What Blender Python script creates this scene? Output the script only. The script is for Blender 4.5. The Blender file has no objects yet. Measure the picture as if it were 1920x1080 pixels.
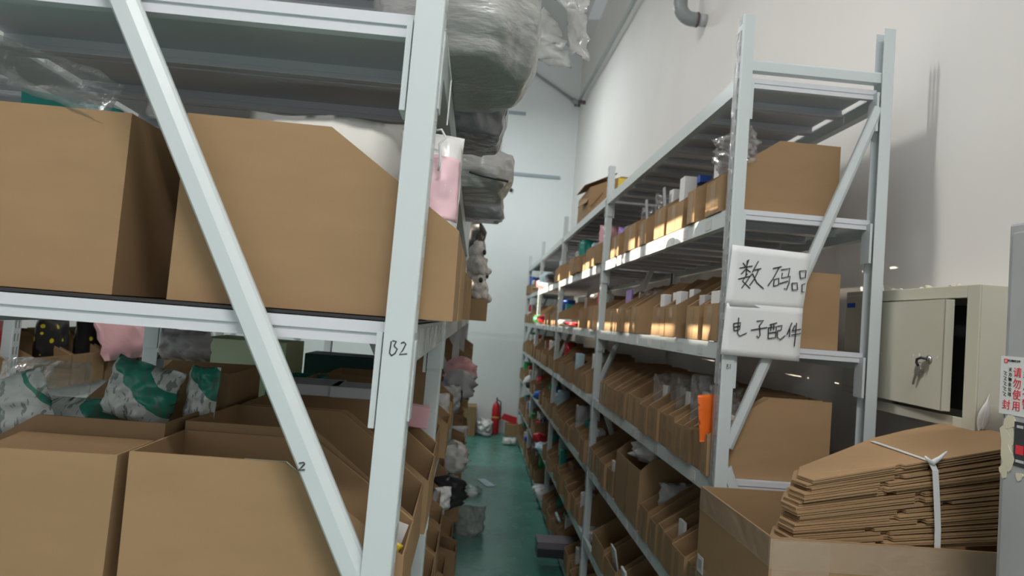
import bpy, bmesh, math, random
from mathutils import Vector, Matrix, noise

# ------------------------------------------------------------------ camera, world, light
C = bpy.context.scene.collection
S = bpy.context.scene
F, YAW, PIT, ROL = 1250.0, .051, .0487, .079        # focal length in px of the 1920 frame, radians
_cy, _sy, _cp, _sp = math.cos(YAW), math.sin(YAW), math.cos(PIT), math.sin(PIT)
FW = Vector((_sy*_cp, _cy*_cp, _sp)); _r = Vector((_cy, -_sy, 0)); _u = _r.cross(FW)
RT = math.cos(ROL)*_r + math.sin(ROL)*_u
UP = -math.sin(ROL)*_r + math.cos(ROL)*_u
EYE = Vector((0, 0, 1.75))
cam_d = bpy.data.cameras.new('camera'); cam = bpy.data.objects.new('camera', cam_d); C.objects.link(cam)
cam_d.sensor_width = 36; cam_d.lens = F/1920*36; cam_d.clip_start = .02
M3 = Matrix((RT, UP, -FW)).transposed()
cam.matrix_world = Matrix.Translation(EYE) @ M3.to_4x4()
cam_d.dof.use_dof = True; cam_d.dof.focus_distance = 1.25; cam_d.dof.aperture_fstop = 6.0
S.camera = cam
S.view_settings.view_transform = 'Standard'; S.view_settings.look = 'None'
S.view_settings.gamma = 1; S.view_settings.exposure = 0.60; S.view_settings.use_curve_mapping = False
W = bpy.data.worlds.new('world'); S.world = W; W.use_nodes = True
W.node_tree.nodes['Background'].inputs[0].default_value = (.97, .98, 1, 1)
W.node_tree.nodes['Background'].inputs[1].default_value = .46
sun_d = bpy.data.lights.new('sun', 'SUN'); sun = bpy.data.objects.new('sun', sun_d); C.objects.link(sun)
sun_d.energy = 12.0; sun_d.color = (1, .86, .68); sun_d.angle = .012
sun.rotation_euler = Vector((1, -.22, -.20)).to_track_quat('-Z', 'Y').to_euler()
LAMPS = [((-2.3, 2.15, 5.2), 1.3, .2, 72, (1, .96, .9)),
         ((.25, -1.3, 4.5), 1.3, .25, 66, (1, .98, .95)),  # added fill from behind the camera, unseen
         ((-.6, 8.0, 5.2), 1.3, .2, 52, (.93, 1, 1))]  # added fill for the far end, unseen

def at(x, y, Y=None, X=None, Z=None):
    """point of the place seen at a pixel of the photograph, on a plane Y, X or Z"""
    d = FW + RT*((x-960)/F) - UP*((y-540)/F)
    t = (Y-EYE.y)/d.y if Y is not None else (X-EYE.x)/d.x if X is not None else (Z-EYE.z)/d.z
    return EYE + d*t

# ------------------------------------------------------------------ helpers
rnd = random.Random(7)
def link(o): C.objects.link(o); return o
def tag(o, label=None, cat=None, group=None, kind=None):
    if label: o['label'] = label
    if cat: o['category'] = cat
    if group: o['group'] = group
    if kind: o['kind'] = kind
    return o
def thing(name, label, cat, loc=(0, 0, 0), group=None):
    o = link(bpy.data.objects.new(name, None)); o.location = loc; o.empty_display_size = .05
    return tag(o, label, cat, group)
def root_loc(o):
    while o.parent: o = o.parent
    return Vector(o.location)

class MB:
    """collects shapes in world coordinates, links them as one mesh object"""
    def __init__(s, warp=None): s.v = []; s.f = []; s.warp = warp
    def add(s, vs, fs):
        n = len(s.v); s.v += [Vector(v) for v in vs]; s.f += [tuple(i+n for i in f) for f in fs]; return s
    def box(s, x0, x1, y0, y1, z0, z1, T=None):
        vs = [Vector((x, y, z)) for x in (x0, x1) for y in (y0, y1) for z in (z0, z1)]
        if T: vs = [T @ v for v in vs]
        return s.add(vs, [(0, 1, 3, 2), (4, 6, 7, 5), (0, 4, 5, 1), (2, 3, 7, 6), (0, 2, 6, 4), (1, 5, 7, 3)])
    def prism(s, poly, f0, f1):
        """poly: 2-D outline; f0, f1 turn (a, b) into the points of the two ends"""
        n = len(poly)
        vs = [f0(*p) for p in poly] + [f1(*p) for p in poly]
        fs = [tuple(range(n))[::-1], tuple(range(n, 2*n))] + [(i, (i+1) % n, n+(i+1) % n, n+i) for i in range(n)]
        return s.add(vs, fs)
    def tube(s, pts, r, seg=8, caps=True):
        pts = [Vector(p) for p in pts]; rr = r if isinstance(r, (list, tuple)) else [r]*len(pts)
        rings = []; a = None
        for i, p in enumerate(pts):
            d = (pts[min(i+1, len(pts)-1)] - pts[max(i-1, 0)]).normalized()
            if a is None:
                a = d.orthogonal().normalized()
            else:
                a = (a - d*a.dot(d)).normalized()
            b = d.cross(a)
            rings.append([p + (a*math.cos(t)+b*math.sin(t))*rr[i] for t in [2*math.pi*k/seg for k in range(seg)]])
        fs = []
        for i in range(len(pts)-1):
            for k in range(seg):
                fs.append((i*seg+k, i*seg+(k+1) % seg, (i+1)*seg+(k+1) % seg, (i+1)*seg+k))
        if caps: fs += [tuple(range(seg))[::-1], tuple(range((len(pts)-1)*seg, len(pts)*seg))]
        return s.add([v for r_ in rings for v in r_], fs)
    def lathe(s, c, prof, seg=24, axis='Z'):
        vs = []
        for r, h in prof:
            for k in range(seg):
                t = 2*math.pi*k/seg; a, b = r*math.cos(t), r*math.sin(t)
                q = (a, b, h) if axis == 'Z' else (h, a, b) if axis == 'X' else (a, h, b)
                vs.append(Vector(c)+Vector(q))
        n = len(prof); fs = []
        for i in range(n-1):
            for k in range(seg): fs.append((i*seg+k, i*seg+(k+1) % seg, (i+1)*seg+(k+1) % seg, (i+1)*seg+k))
        fs += [tuple(range(seg))[::-1], tuple(range((n-1)*seg, n*seg))]
        return s.add(vs, fs)
    def build(s, name, mat, parent=None, bevel=0, smooth=False, org=None):
        o3 = root_loc(parent) if parent else Vector(org if org is not None else (0, 0, 0))
        vs = [s.warp(v) for v in s.v] if s.warp else s.v
        me = bpy.data.meshes.new(name); me.from_pydata([v-o3 for v in vs], [], s.f)
        bm = bmesh.new(); bm.from_mesh(me); bmesh.ops.recalc_face_normals(bm, faces=bm.faces); bm.to_mesh(me); bm.free()
        o = link(bpy.data.objects.new(name, me)); me.materials.append(mat)
        if parent: o.parent = parent
        else: o.location = o3
        if smooth:
            for p in me.polygons: p.use_smooth = True
        if bevel:
            b = o.modifiers.new('edge', 'BEVEL'); b.width = bevel; b.segments = 2; b.limit_method = 'ANGLE'
        return o

# ------------------------------------------------------------------ materials
def mat(name, col, rough=.5, metal=0, spec=.5, alpha=1, trans=0, emit=None):
    m = bpy.data.materials.new(name); m.use_nodes = True
    p = m.node_tree.nodes['Principled BSDF']
    p.inputs['Base Color'].default_value = (*col, 1); p.inputs['Roughness'].default_value = rough
    p.inputs['Metallic'].default_value = metal; p.inputs['Specular IOR Level'].default_value = spec
    p.inputs['Alpha'].default_value = alpha; p.inputs['Transmission Weight'].default_value = trans
    if emit: p.inputs['Emission Color'].default_value = (*emit[0], 1); p.inputs['Emission Strength'].default_value = emit[1]
    return m
def nodes(m): return m.node_tree.nodes, m.node_tree.links, m.node_tree.nodes['Principled BSDF']
def bump(m, scale, strength, dist=.002, detail=3, stretch=None):
    N, L, p = nodes(m)
    tc = N.new('ShaderNodeTexCoord'); no = N.new('ShaderNodeTexNoise'); b = N.new('ShaderNodeBump')
    no.inputs['Scale'].default_value = scale; no.inputs['Detail'].default_value = detail
    b.inputs['Strength'].default_value = strength; b.inputs['Distance'].default_value = dist
    if stretch:
        mp = N.new('ShaderNodeMapping'); mp.inputs['Scale'].default_value = stretch
        L.new(tc.outputs['Object'], mp.inputs[0]); L.new(mp.outputs[0], no.inputs[0])
    else: L.new(tc.outputs['Object'], no.inputs[0])
    L.new(no.outputs[0], b.inputs['Height']); L.new(b.outputs[0], p.inputs['Normal'])
    return m
def mottled(m, c1, c2, scale, per_object=0, stretch=None, detail=4, lo=.35, hi=.65):
    """base colour wandering between two tones, plus a tone of the object's own"""
    N, L, p = nodes(m)
    tc = N.new('ShaderNodeTexCoord'); no = N.new('ShaderNodeTexNoise'); r = N.new('ShaderNodeValToRGB')
    no.inputs['Scale'].default_value = scale; no.inputs['Detail'].default_value = detail
    src = tc.outputs['Object']
    if stretch:
        mp = N.new('ShaderNodeMapping'); mp.inputs['Scale'].default_value = stretch; L.new(src, mp.inputs[0]); src = mp.outputs[0]
    L.new(src, no.inputs[0]); L.new(no.outputs[0], r.inputs[0])
    r.color_ramp.elements[0].position = lo; r.color_ramp.elements[1].position = hi
    r.color_ramp.elements[0].color = (*c1, 1); r.color_ramp.elements[1].color = (*c2, 1)
    out = r.outputs[0]
    if per_object:
        oi = N.new('ShaderNodeObjectInfo'); mr = N.new('ShaderNodeMapRange'); h = N.new('ShaderNodeHueSaturation')
        mr.inputs['To Min'].default_value = 1-per_object; mr.inputs['To Max'].default_value = 1+per_object
        L.new(oi.outputs['Random'], mr.inputs[0]); L.new(mr.outputs[0], h.inputs['Value']); L.new(out, h.inputs['Color']); out = h.outputs[0]
    L.new(out, p.inputs['Base Color'])
    return m

STEEL = bump(mat('powder_coated_steel', (.56, .615, .62), .32), 420, .12, .0006)
DECK = bump(mat('shelf_sheet_steel', (.62, .635, .67), .42), 60, .05)
CARD = mottled(bump(mat('cardboard', (.4, .27, .15), .75, spec=.25), 500, .08, .001, stretch=(1, 1, .1)),
               (.315, .202, .106), (.338, .217, .114), 9, .09, (1, 1, 3))
CARD_EDGE = mat('cardboard_edge', (.42, .29, .16), .85)
TAPE = mat('clear_packing_tape', (.50, .36, .22), .10, alpha=.35)
WALL = bump(mottled(mat('white_wall_paint', (.8, .79, .77), .7), (.72, .70, .68), (.76, .742, .722), 1.2), 90, .04)
BACK = mottled(mat('white_panel_wall', (.8, .84, .84), .6), (.74, .79, .79), (.80, .84, .84), .8)
ROOF = mat('roof_sheet', (.62, .61, .60), .6)
def floor_mat():
    m = mat('green_epoxy_floor', (.06, .28, .2), .28)
    mottled(m, (.05, .20, .165), (.08, .28, .222), 1.6, detail=6)
    N, L, p = nodes(m)
    tc = N.new('ShaderNodeTexCoord'); no = N.new('ShaderNodeTexNoise'); mr = N.new('ShaderNodeMapRange')
    no.inputs['Scale'].default_value = 5; no.inputs['Detail'].default_value = 6
    mr.inputs['To Min'].default_value = .14; mr.inputs['To Max'].default_value = .38
    L.new(tc.outputs['Object'], no.inputs[0]); L.new(no.outputs[0], mr.inputs[0]); L.new(mr.outputs[0], p.inputs['Roughness'])
    return m
FLOOR = floor_mat()
GALV = mat('grey_pipe', (.34, .36, .36), .4)
PVC = bump(mat('grey_pvc', (.24, .27, .27), .35), 30, .05)
RUST = mat('dark_bracket', (.10, .07, .07), .6)
PAPER = bump(mat('white_paper', (.72, .73, .73), .6), 14, .12, .01)
INK = mat('black_marker', (.015, .015, .02), .5)
BEIGE = mottled(mat('beige_enamel', (.52, .51, .42), .38), (.50, .49, .40), (.54, .53, .445), 3)
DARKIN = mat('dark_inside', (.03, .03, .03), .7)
CABGREY = bump(mottled(mat('grey_cabinet_paint', (.38, .39, .40), .4), (.37, .38, .39), (.41, .42, .43), 5), 150, .06)
CHROME = mat('chrome', (.6, .6, .6), .2, 1)
BRASS = mat('grey_key_metal', (.5, .49, .44), .35, 1)
STRAP = mat('white_plastic_strap', (.66, .68, .68), .35)
RED = mat('red_paint', (.55, .025, .03), .3)
REDINK = mat('red_print', (.7, .04, .06), .5)
BLACK = mat('black_plastic', (.02, .02, .022), .4)
CREAM = mat('old_glue', (.62, .58, .44), .8)
LAMPM = mat('lamp_diffuser', (.9, .9, .9), .5, emit=((1, .97, .93), 6))

def plastic(name, col, alpha, rough=.15, sc=22, st=.9):
    m = mat(name, col, rough, alpha=alpha); return bump(m, sc, st, .01, 5)
def filmmat(name, col, body, rough, sc=24, st=.8):
    """thin film: mostly see-through, glossy where it turns away, a little milky body"""
    m = bpy.data.materials.new(name); m.use_nodes = True; N, L = m.node_tree.nodes, m.node_tree.links; N.clear()
    out = N.new('ShaderNodeOutputMaterial'); tr = N.new('ShaderNodeBsdfTransparent'); gl = N.new('ShaderNodeBsdfGlossy'); df = N.new('ShaderNodeBsdfTranslucent'); d2 = N.new('ShaderNodeBsdfDiffuse')
    gl.inputs['Roughness'].default_value = rough; tr.inputs[0].default_value = (.97, .97, .97, 1)
    df.inputs[0].default_value = (*col, 1); d2.inputs[0].default_value = (*col, 1)
    a = N.new('ShaderNodeMixShader'); b = N.new('ShaderNodeMixShader'); c = N.new('ShaderNodeMixShader'); lw = N.new('ShaderNodeLayerWeight'); mr = N.new('ShaderNodeMapRange')
    tc = N.new('ShaderNodeTexCoord'); no = N.new('ShaderNodeTexNoise'); bp = N.new('ShaderNodeBump'); no.inputs['Scale'].default_value = sc; no.inputs['Detail'].default_value = 5
    bp.inputs['Strength'].default_value = st; bp.inputs['Distance'].default_value = .012
    L.new(tc.outputs['Object'], no.inputs[0]); L.new(no.outputs[0], bp.inputs['Height'])
    for q in (gl, df, d2): L.new(bp.outputs[0], q.inputs['Normal'])
    L.new(bp.outputs[0], lw.inputs['Normal']); lw.inputs['Blend'].default_value = .35
    mr.inputs['To Min'].default_value = .04; mr.inputs['To Max'].default_value = .42; L.new(lw.outputs['Fresnel'], mr.inputs[0])
    a.inputs[0].default_value = .5; L.new(df.outputs[0], a.inputs[1]); L.new(d2.outputs[0], a.inputs[2])
    b.inputs[0].default_value = body; L.new(tr.outputs[0], b.inputs[1]); L.new(a.outputs[0], b.inputs[2])
    L.new(mr.outputs[0], c.inputs[0]); L.new(b.outputs[0], c.inputs[1]); L.new(gl.outputs[0], c.inputs[2]); L.new(c.outputs[0], out.inputs[0])
    return m
CLEAR = filmmat('clear_film', (.75, .76, .76), .10, .08)
FROST = filmmat('frosted_film', (.70, .70, .69), .42, .16)
GREYBAG = bump(mat('grey_plastic_bag', (.37, .37, .355), .24, alpha=.95), 15, 1.0, .014, 6, stretch=(.5, .8, 1.7))
SMOKE = plastic('smoky_film', (.16, .16, .17), .80, .15)
PCOL = {'white': (.72, .72, .71), 'clear': None, 'pink': (.75, .42, .45), 'orange': (.85, .16, .02), 'blue': (.03, .12, .55),
        'black': (.025, .025, .028), 'grey': (.36, .37, .38), 'purple': (.33, .22, .55), 'green': (.04, .36, .13), 'red': (.55, .03, .04),
        'teal': (.02, .27, .22), 'pale blue': (.45, .62, .70), 'yellow': (.8, .58, .05), 'silver': (.5, .5, .5), 'brown': (.25, .15, .09), 'mint': (.42, .60, .47)}
_pm = {}
def pmat(c):
    if c == 'clear': return CLEAR
    if c not in _pm:
        _pm[c] = bump(mat(c.replace(' ', '_')+'_packaging', PCOL[c], .3), 16, .35, .01)
    return _pm[c]
_bm_ = {}
def bmat(c):
    if c not in _bm_: _bm_[c] = mat(c.replace(' ', '_')+'_carton', PCOL[c], .4)
    return _bm_[c]

# ------------------------------------------------------------------ the room
XW, YB = 1.38, 10.43
EAVE, SLOPE = 6.02, .67
def struct(name, mb, m, kind='structure'): return tag(mb.build(name, m), kind=kind)
struct('floor', MB().box(-6, XW+.2, -4, YB+.2, -.12, 0), FLOOR)
struct('wall_right', MB().box(XW, XW+.2, -4, YB+.2, 0, EAVE+.0), WALL)
struct('wall_back', MB().prism([(-6, 0), (XW, 0), (XW, EAVE), (-6, EAVE+SLOPE*(XW+6))], lambda a, b: Vector((a, YB, b)), lambda a, b: Vector((a, YB+.2, b))), BACK)
struct('ceiling', MB().prism([(XW+.2, EAVE-SLOPE*.2), (-6, EAVE+SLOPE*(XW+6)), (-6, EAVE+SLOPE*(XW+6)+.1), (XW+.2, EAVE-SLOPE*.2+.1)],
       lambda a, b: Vector((a, 3.5, b)), lambda a, b: Vector((a, YB+.2, b))), ROOF)

# unseen wall on the far left, added: its openings cut the sun into strips
XA = -5.0; ZW0, ZW1 = 2.90, 3.50
wl_ = MB().box(XA-.2, XA, -4, YB, 0, ZW0).box(XA-.2, XA, -4, YB, ZW1, EAVE+SLOPE*(XW-XA))
yy = -4.0
for (a, b) in ((3.36, 3.62), (3.74, 4.3), (4.4, 4.62), (4.72, 5.4), (5.5, 5.7), (5.8, 6.5), (6.62, 6.9), (7.0, 7.9), (8.0, 8.3), (8.42, 9.6)):
    wl_.box(XA-.2, XA, yy, a, ZW0, ZW1); yy = b
wl_.box(XA-.2, XA, yy, YB, ZW0, ZW1)
struct('wall_sun_mask', wl_, WALL)

for (p, lx, ly, e, c) in LAMPS:
    ld = bpy.data.lights.new('key_fill_light', 'AREA'); ld.shape = 'RECTANGLE'; ld.size = lx; ld.size_y = ly; ld.energy = e; ld.color = c
    lo = link(bpy.data.objects.new('key_fill_light', ld)); lo.location = p

# ------------------------------------------------------------------ shelving racks
ZK = [1.75+.812-.414*k for k in range(7)]        # deck tops, highest first
TOPZ = 2.7526
PW, PD = .038, .046                              # post section
def post(warp, x0, face, y, top, parent):
    """upright with two columns of slots; face -1: slotted side looks to -X, +1: to +X"""
    m = MB(warp); r = .004; t = .0022
    xs, xo = (x0, x0+PW) if face < 0 else (x0+PW, x0)
    sg = 1 if face < 0 else -1
    # folded sheet: front, slotted side (with gaps), back
    for ya, yc in ((y, y+t), (y+PD-t, y+PD)):
        m.box(min(xs+sg*r, xo), max(xs+sg*r, xo), ya, yc, .004, top)
    # rounded front/back fold
    for yy, dy in ((y, 1), (y+PD, -1)):
        poly = [(xs+sg*r, yy), (xs+sg*r*.3, yy+dy*r*.3), (xs, yy+dy*r), (xs+sg*t, yy+dy*r), (xs+sg*r, yy+dy*t)]
        m.prism(poly, lambda a, b: Vector((a, b, .004)), lambda a, b: Vector((a, b, top)))
    cols = [r, .010, .018, PD-.018, PD-.010, PD-r]
    for i in (0, 2, 4): m.box(min(xs, xs+sg*t), max(xs, xs+sg*t), y+cols[i], y+cols[i+1], .004, top)
    z = .004; k = 0
    while z < top:
        z1 = min(top, z+.020)
        for i in (1, 3): m.box(min(xs, xs+sg*t), max(xs, xs+sg*t), y+cols[i], y+cols[i+1], z, z1)
        z += .05
    o = m.build('post', STEEL, parent)
    MB(warp).box(min(xs, xo)-.006, max(xs, xo)+.006, y-.004, y+PD+.004, 0, .006).build('foot_plate', STEEL, o)
    return o
def bar(warp, p, q, w, d, name, parent, y0):
    """flat folded brace between two points of an end frame, a ridge along it"""
    p, q = Vector((p[0], 0, p[1])), Vector((q[0], 0, q[1])); dr = (q-p).normalized(); n = Vector((-dr.z, 0, dr.x))
    if n.x < 0: n = -n
    sec = [(-w/2, d), (-w/2, .004), (-w/2+.003, 0), (w*.12, -.0005), (w/2-.003, .006), (w/2, .010), (w/2, d), (w/2-.002, d), (w/2-.002, .012), (-w/2+.002, .006), (-w/2+.002, d)]
    m = MB(warp)
    m.prism(sec, lambda a, b: p+n*a+Vector((0, y0+b, 0)), lambda a, b: q+n*a+Vector((0, y0+b, 0)))
    return m.build(name, STEEL, parent)
def beam(warp, x, face, y0, y1, z, parent):
    """lengthwise beam: outer face at x, looks to face; hooked end plates"""
    a, t = x, .028
    m = MB(warp); s = -face
    prof = [(0, -.052), (t, -.052), (t, -.012), (t*.55, -.012), (t*.55, 0), (0, 0)]
    m.prism(prof, lambda u, v: Vector((a+s*u, y0+.006, z+v)), lambda u, v: Vector((a+s*u, y1-.006, z+v)))
    for ye, yo in ((y0, y0+.006), (y1-.006, y1)):
        m.box(min(a+s*.001, a+s*.036), max(a+s*.001, a+s*.036), ye, yo, z-.125, z-.001)
        ya_, yb_ = (y0-PD+.006, y0+.006) if ye == y0 else (y1-.006, y1+PD-.006)
        m.box(min(a+s*.0385, a+s*.046), max(a+s*.0385, a+s*.046), ya_, yb_, z-.135, z-.012)
        m.box(min(a-s*.0045, a-s*.0021), max(a-s*.0045, a-s*.0021), ya_+.012, yb_-.004, z-.125, z-.02)
    return m.build('beam', STEEL, parent)
def deck(warp, x0, x1, y0, y1, z, parent):
    n = max(1, round((y1-y0)/.205)); w = (y1-y0)/n; t = .0016
    m = MB(warp); h = .030
    for i in range(n):
        a, b = y0+i*w+.0012, y0+(i+1)*w-.0012; c = (a+b)/2; g = .016
        # sheet folded down at both edges with a return lip
        pr = [(a, 0), (b, 0), (b, -h*.5), (b-.003, -h*.55), (b-.003, -h), (b-.02, -h), (b-.02, -h+t), (b-.003-t, -h+t), (b-.003-t, -h*.55), (b-t, -h*.5), (b-t, -t),
              (a+t, -t), (a+t, -h*.5), (a+.003+t, -h*.55), (a+.003+t, -h+t), (a+.02, -h+t), (a+.02, -h), (a+.003, -h), (a+.003, -h*.55), (a, -h*.5)]
        m.prism(pr, lambda u, v: Vector((x0, u, z+v)), lambda u, v: Vector((x1, u, z+v)))
    return m.build('deck', DECK, parent)
def rack(label, x0, x1, ys, top, levels=range(7), lean=0, skip_deck=()):
    warp = (lambda v: Vector((v.x+lean*(v.z-1.75), v.y, v.z))) if lean else None
    R = thing('shelving_rack', label, 'shelving rack', (x0, ys[0], 0), 'grey steel shelving racks')
    for y in ys:
        post(warp, x0, -1, y, top, R); post(warp, x1-PW, 1, y, top, R)
        xa, xb = x0+PW-.002, x1-PW+.002
        for z in (top-.155, .12):
            m = MB(warp).prism([(y+.008, z-.017), (y+.008, z+.012), (y+.011, z+.017), (y+.036, z+.017), (y+.036, z-.017)], lambda u, v: Vector((xa, u, v)), lambda u, v: Vector((xb, u, v)))
            m.build('strut', STEEL, R)
    return R, warp
def finish_rack(R, warp, x0, x1, ys, levels, diag, bshift=0):
    for y in ys:
        for p, q in diag: bar(warp, p, q, .034, .016, 'brace', R, y+.002)
    B = {}
    for i in range(len(ys)-1):
        ya, yb = ys[i]+PD, ys[i+1]
        for k in levels:
            z = ZK[k]
            B[i, k, 0] = beam(warp, x0+.002, -1, ya, yb, z, R); B[i, k, 1] = beam(warp, x1-.002, 1, ya, yb, z, R)
            deck(warp, x0+PW+.001 if i == 0 else x0+.020, x1-PW-.001 if i == 0 else x1-.020, ys[i]+(.024 if i == 0 else PD+.004), yb-.004, z+.001, R)
    return B

XR0, XR1 = .751, 1.240
YR = [1.98+2.067*i for i in range(5)]; YR[4] = 10.1
rk, wp = rack('tall grey steel rack along the white wall with two handwritten signs on its end post', XR0, XR1, YR, TOPZ)
diagR = [((XR1-PW, 2.50), (XR0+PW, 1.42)), ((XR0+PW, 1.36), (XR1-PW, .30))]
BR = finish_rack(rk, wp, XR0, XR1, YR, range(7), diagR)
XL1, XL0 = -.0763, -.836
YL = [.861, 1.75, 3.82, 5.89, 7.96]
LEAN = .0089
lk, wl = rack('grey steel rack with handwritten B2 on its end post', XL0, XL1, YL, TOPZ, lean=LEAN)
diagL = [((XL1-PW, 1.40), (XL0+PW, 2.72)), ((XL1-PW, 1.34), (XL0+PW, .2))]
BL = finish_rack(lk, wl, XL0, XL1, YL, range(7), diagL)
XS1, XS0 = -1.72, -2.40
YS = [.53, 2.60, 4.67, 6.74]
sk, ws = rack('grey steel rack beyond the one marked B2, glimpsed under its shelf', XS0, XS1, YS, TOPZ)
finish_rack(sk, None, XS0, XS1, YS, range(7), [((XS1-PW, 1.40), (XS0+PW, 2.72)), ((XS1-PW, 1.34), (XS0+PW, .2))])

# marks written on the steel
def strokes(name, lines, to3, w, mat_, parent):
    m = MB()
    for ln in lines:
        P = [to3(*p) for p in ln]
        m.tube(P, w, 6)
    return m.build(name, mat_, parent)
def crop(ox, oy, s, Y, lift=0):
    return lambda a, b: at(ox+a/s, oy+b/s, Y=Y) + Vector((0, -lift, 0))
strokes('marking', [[(298, 825), (287, 895), (299, 912)], [(305, 822), (328, 826), (314, 853)], [(314, 853), (333, 872), (320, 898), (297, 912)],
                    [(355, 838), (372, 830), (385, 842), (367, 878), (345, 905), (392, 900)]], crop(640, 380, 3.177, YL[0], .0002), .0009, INK, lk)
strokes('marking', [[(333, 640), (352, 637), (356, 642), (343, 656), (330, 668), (356, 665)]], crop(400, 560, 2.076, YL[0]+.001, .0002), .0008, INK, lk)
strokes('marking', [[(300, 946), (297, 978)], [(300, 946), (311, 950), (300, 960), (313, 967), (308, 977), (297, 978)], [(323, 945), (320, 980)]], crop(1280, 420, 3.6, YR[0], .0002), .0009, INK, rk)

tpm = MB()
vs_, fs_ = [], []
for i in range(90):
    z = 1.30+1.4*i/89
    for k in range(4):
        d = noise.noise_vector(Vector((i*.9, k*1.7, 3.1)))*.0035
        vs_.append(Vector((XR0-.004-abs(d.x), YR[0]+.006+.011*k+d.y, z)))
for i in range(89):
    for k in range(3): a = i*4+k; fs_.append((a, a+1, a+5, a+4))
tp_ = tpm.add(vs_, fs_).build('crumpled_tape', filmmat('crumpled_clear_tape', (.7, .7, .7), .18, .06, 60), rk)
tp_.modifiers.new('film', 'SOLIDIFY').thickness = .0004

# price labels stuck along the beams of the aisle side
LAB = [mat('label_paper_%d' % i, c, .25) for i, c in enumerate(((.70, .71, .70), (.52, .54, .55), (.62, .58, .60)))]
def shelf_labels(b, x, face, ya, yb, z, n, rr):
    for i in range(n):
        y = ya+.07+(yb-ya-.14)*(i+.5)/n+rr.uniform(-.03, .03); w = rr.uniform(.022, .035)
        MB().box(x-.0012, x-.0002, y-w, y+w, z-.045, z-.012).build('shelf_label', rr.choice(LAB), b)
rl = random.Random(3)
for k in range(1, 6): shelf_labels(BR[0, k, 0], XR0+.002, -1, YR[0]+PD, YR[1], ZK[k], 9, rl)
for k in range(1, 4): shelf_labels(BR[1, k, 0], XR0+.002, -1, YR[1]+PD, YR[2], ZK[k], 7, rl)
for k in range(2, 3): shelf_labels(BR[2, k, 0], XR0+.002, -1, YR[2]+PD, YR[3], ZK[k], 6, rl)
for i in range(6):
    y = 1.0+i*.12
    MB(wl).box(XL1-.0018, XL1-.0006, y-.03, y+.03, ZK[2]-.048, ZK[2]-.006).build('shelf_label', LAB[i % 3], BL[0, 2, 1])

# ------------------------------------------------------------------ cardboard bins
ORD = 'first second third fourth fifth sixth seventh eighth ninth tenth eleventh twelfth thirteenth fourteenth fifteenth sixteenth seventeenth eighteenth nineteenth twentieth'.split()
SH = {0: 'top deck', 1: 'second shelf down', 2: 'third shelf down', 3: 'fourth shelf down', 4: 'fifth shelf down', 5: 'sixth shelf down', 6: 'bottom shelf'}
BAY = ['first bay', 'second bay', 'third bay', 'far bay']
def bin_mesh(xf, dr, y0, y1, z, L, hb, hf, s1, rr, jit=.003):
    """open carton cut low at its front; xf front edge, body runs to xf+dr*L"""
    m = MB(); j = lambda: rr.uniform(-jit, jit)
    prof = [(0, 0), (L, 0), (L, hb), (s1, hb), (0, hf)]
    vs = []
    for y in (y0, y1):
        for i, (s, h) in enumerate(prof):
            top = i > 1
            vs.append(Vector((xf+dr*(s+(j() if top else 0)), y+(rr.uniform(0, jit)*(1 if y == y0 else -1) if top else 0), z+h+(j()*.5 if top else 0))))
    m.add(vs, [(0, 1, 2, 3, 4), (5, 9, 8, 7, 6), (0, 5, 6, 1), (1, 6, 7, 2), (0, 4, 9, 5)])
    return m
def add_bin(label, xf, dr, y0, y1, z, L=.385, hb=.245, hf=.118, s1=.185, group=None, tape=False, m=CARD, name='cardboard_bin', seed=None):
    rr = random.Random(seed if seed is not None else int(y0*1000)+int(z*100))
    o = bin_mesh(xf, dr, y0, y1, z+.002, L, hb, hf, s1, rr).build(name, m, None, org=(xf+dr*L/2, (y0+y1)/2, z+.002))
    sd = o.modifiers.new('board', 'SOLIDIFY'); sd.thickness = .0045; sd.offset = -1
    tag(o, label, 'cardboard bin', group)
    if tape:
        yc = (y0+y1)/2+rr.uniform(-.01, .01); w = min(.022, (y1-y0)*.3)
        xa = xf-dr*.0015
        MB().box(min(xa, xa+dr*.0009), max(xa, xa+dr*.0009), yc-w, yc+w, z+.006, z+hf-.006).build('tape', TAPE, o)
    return o

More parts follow.
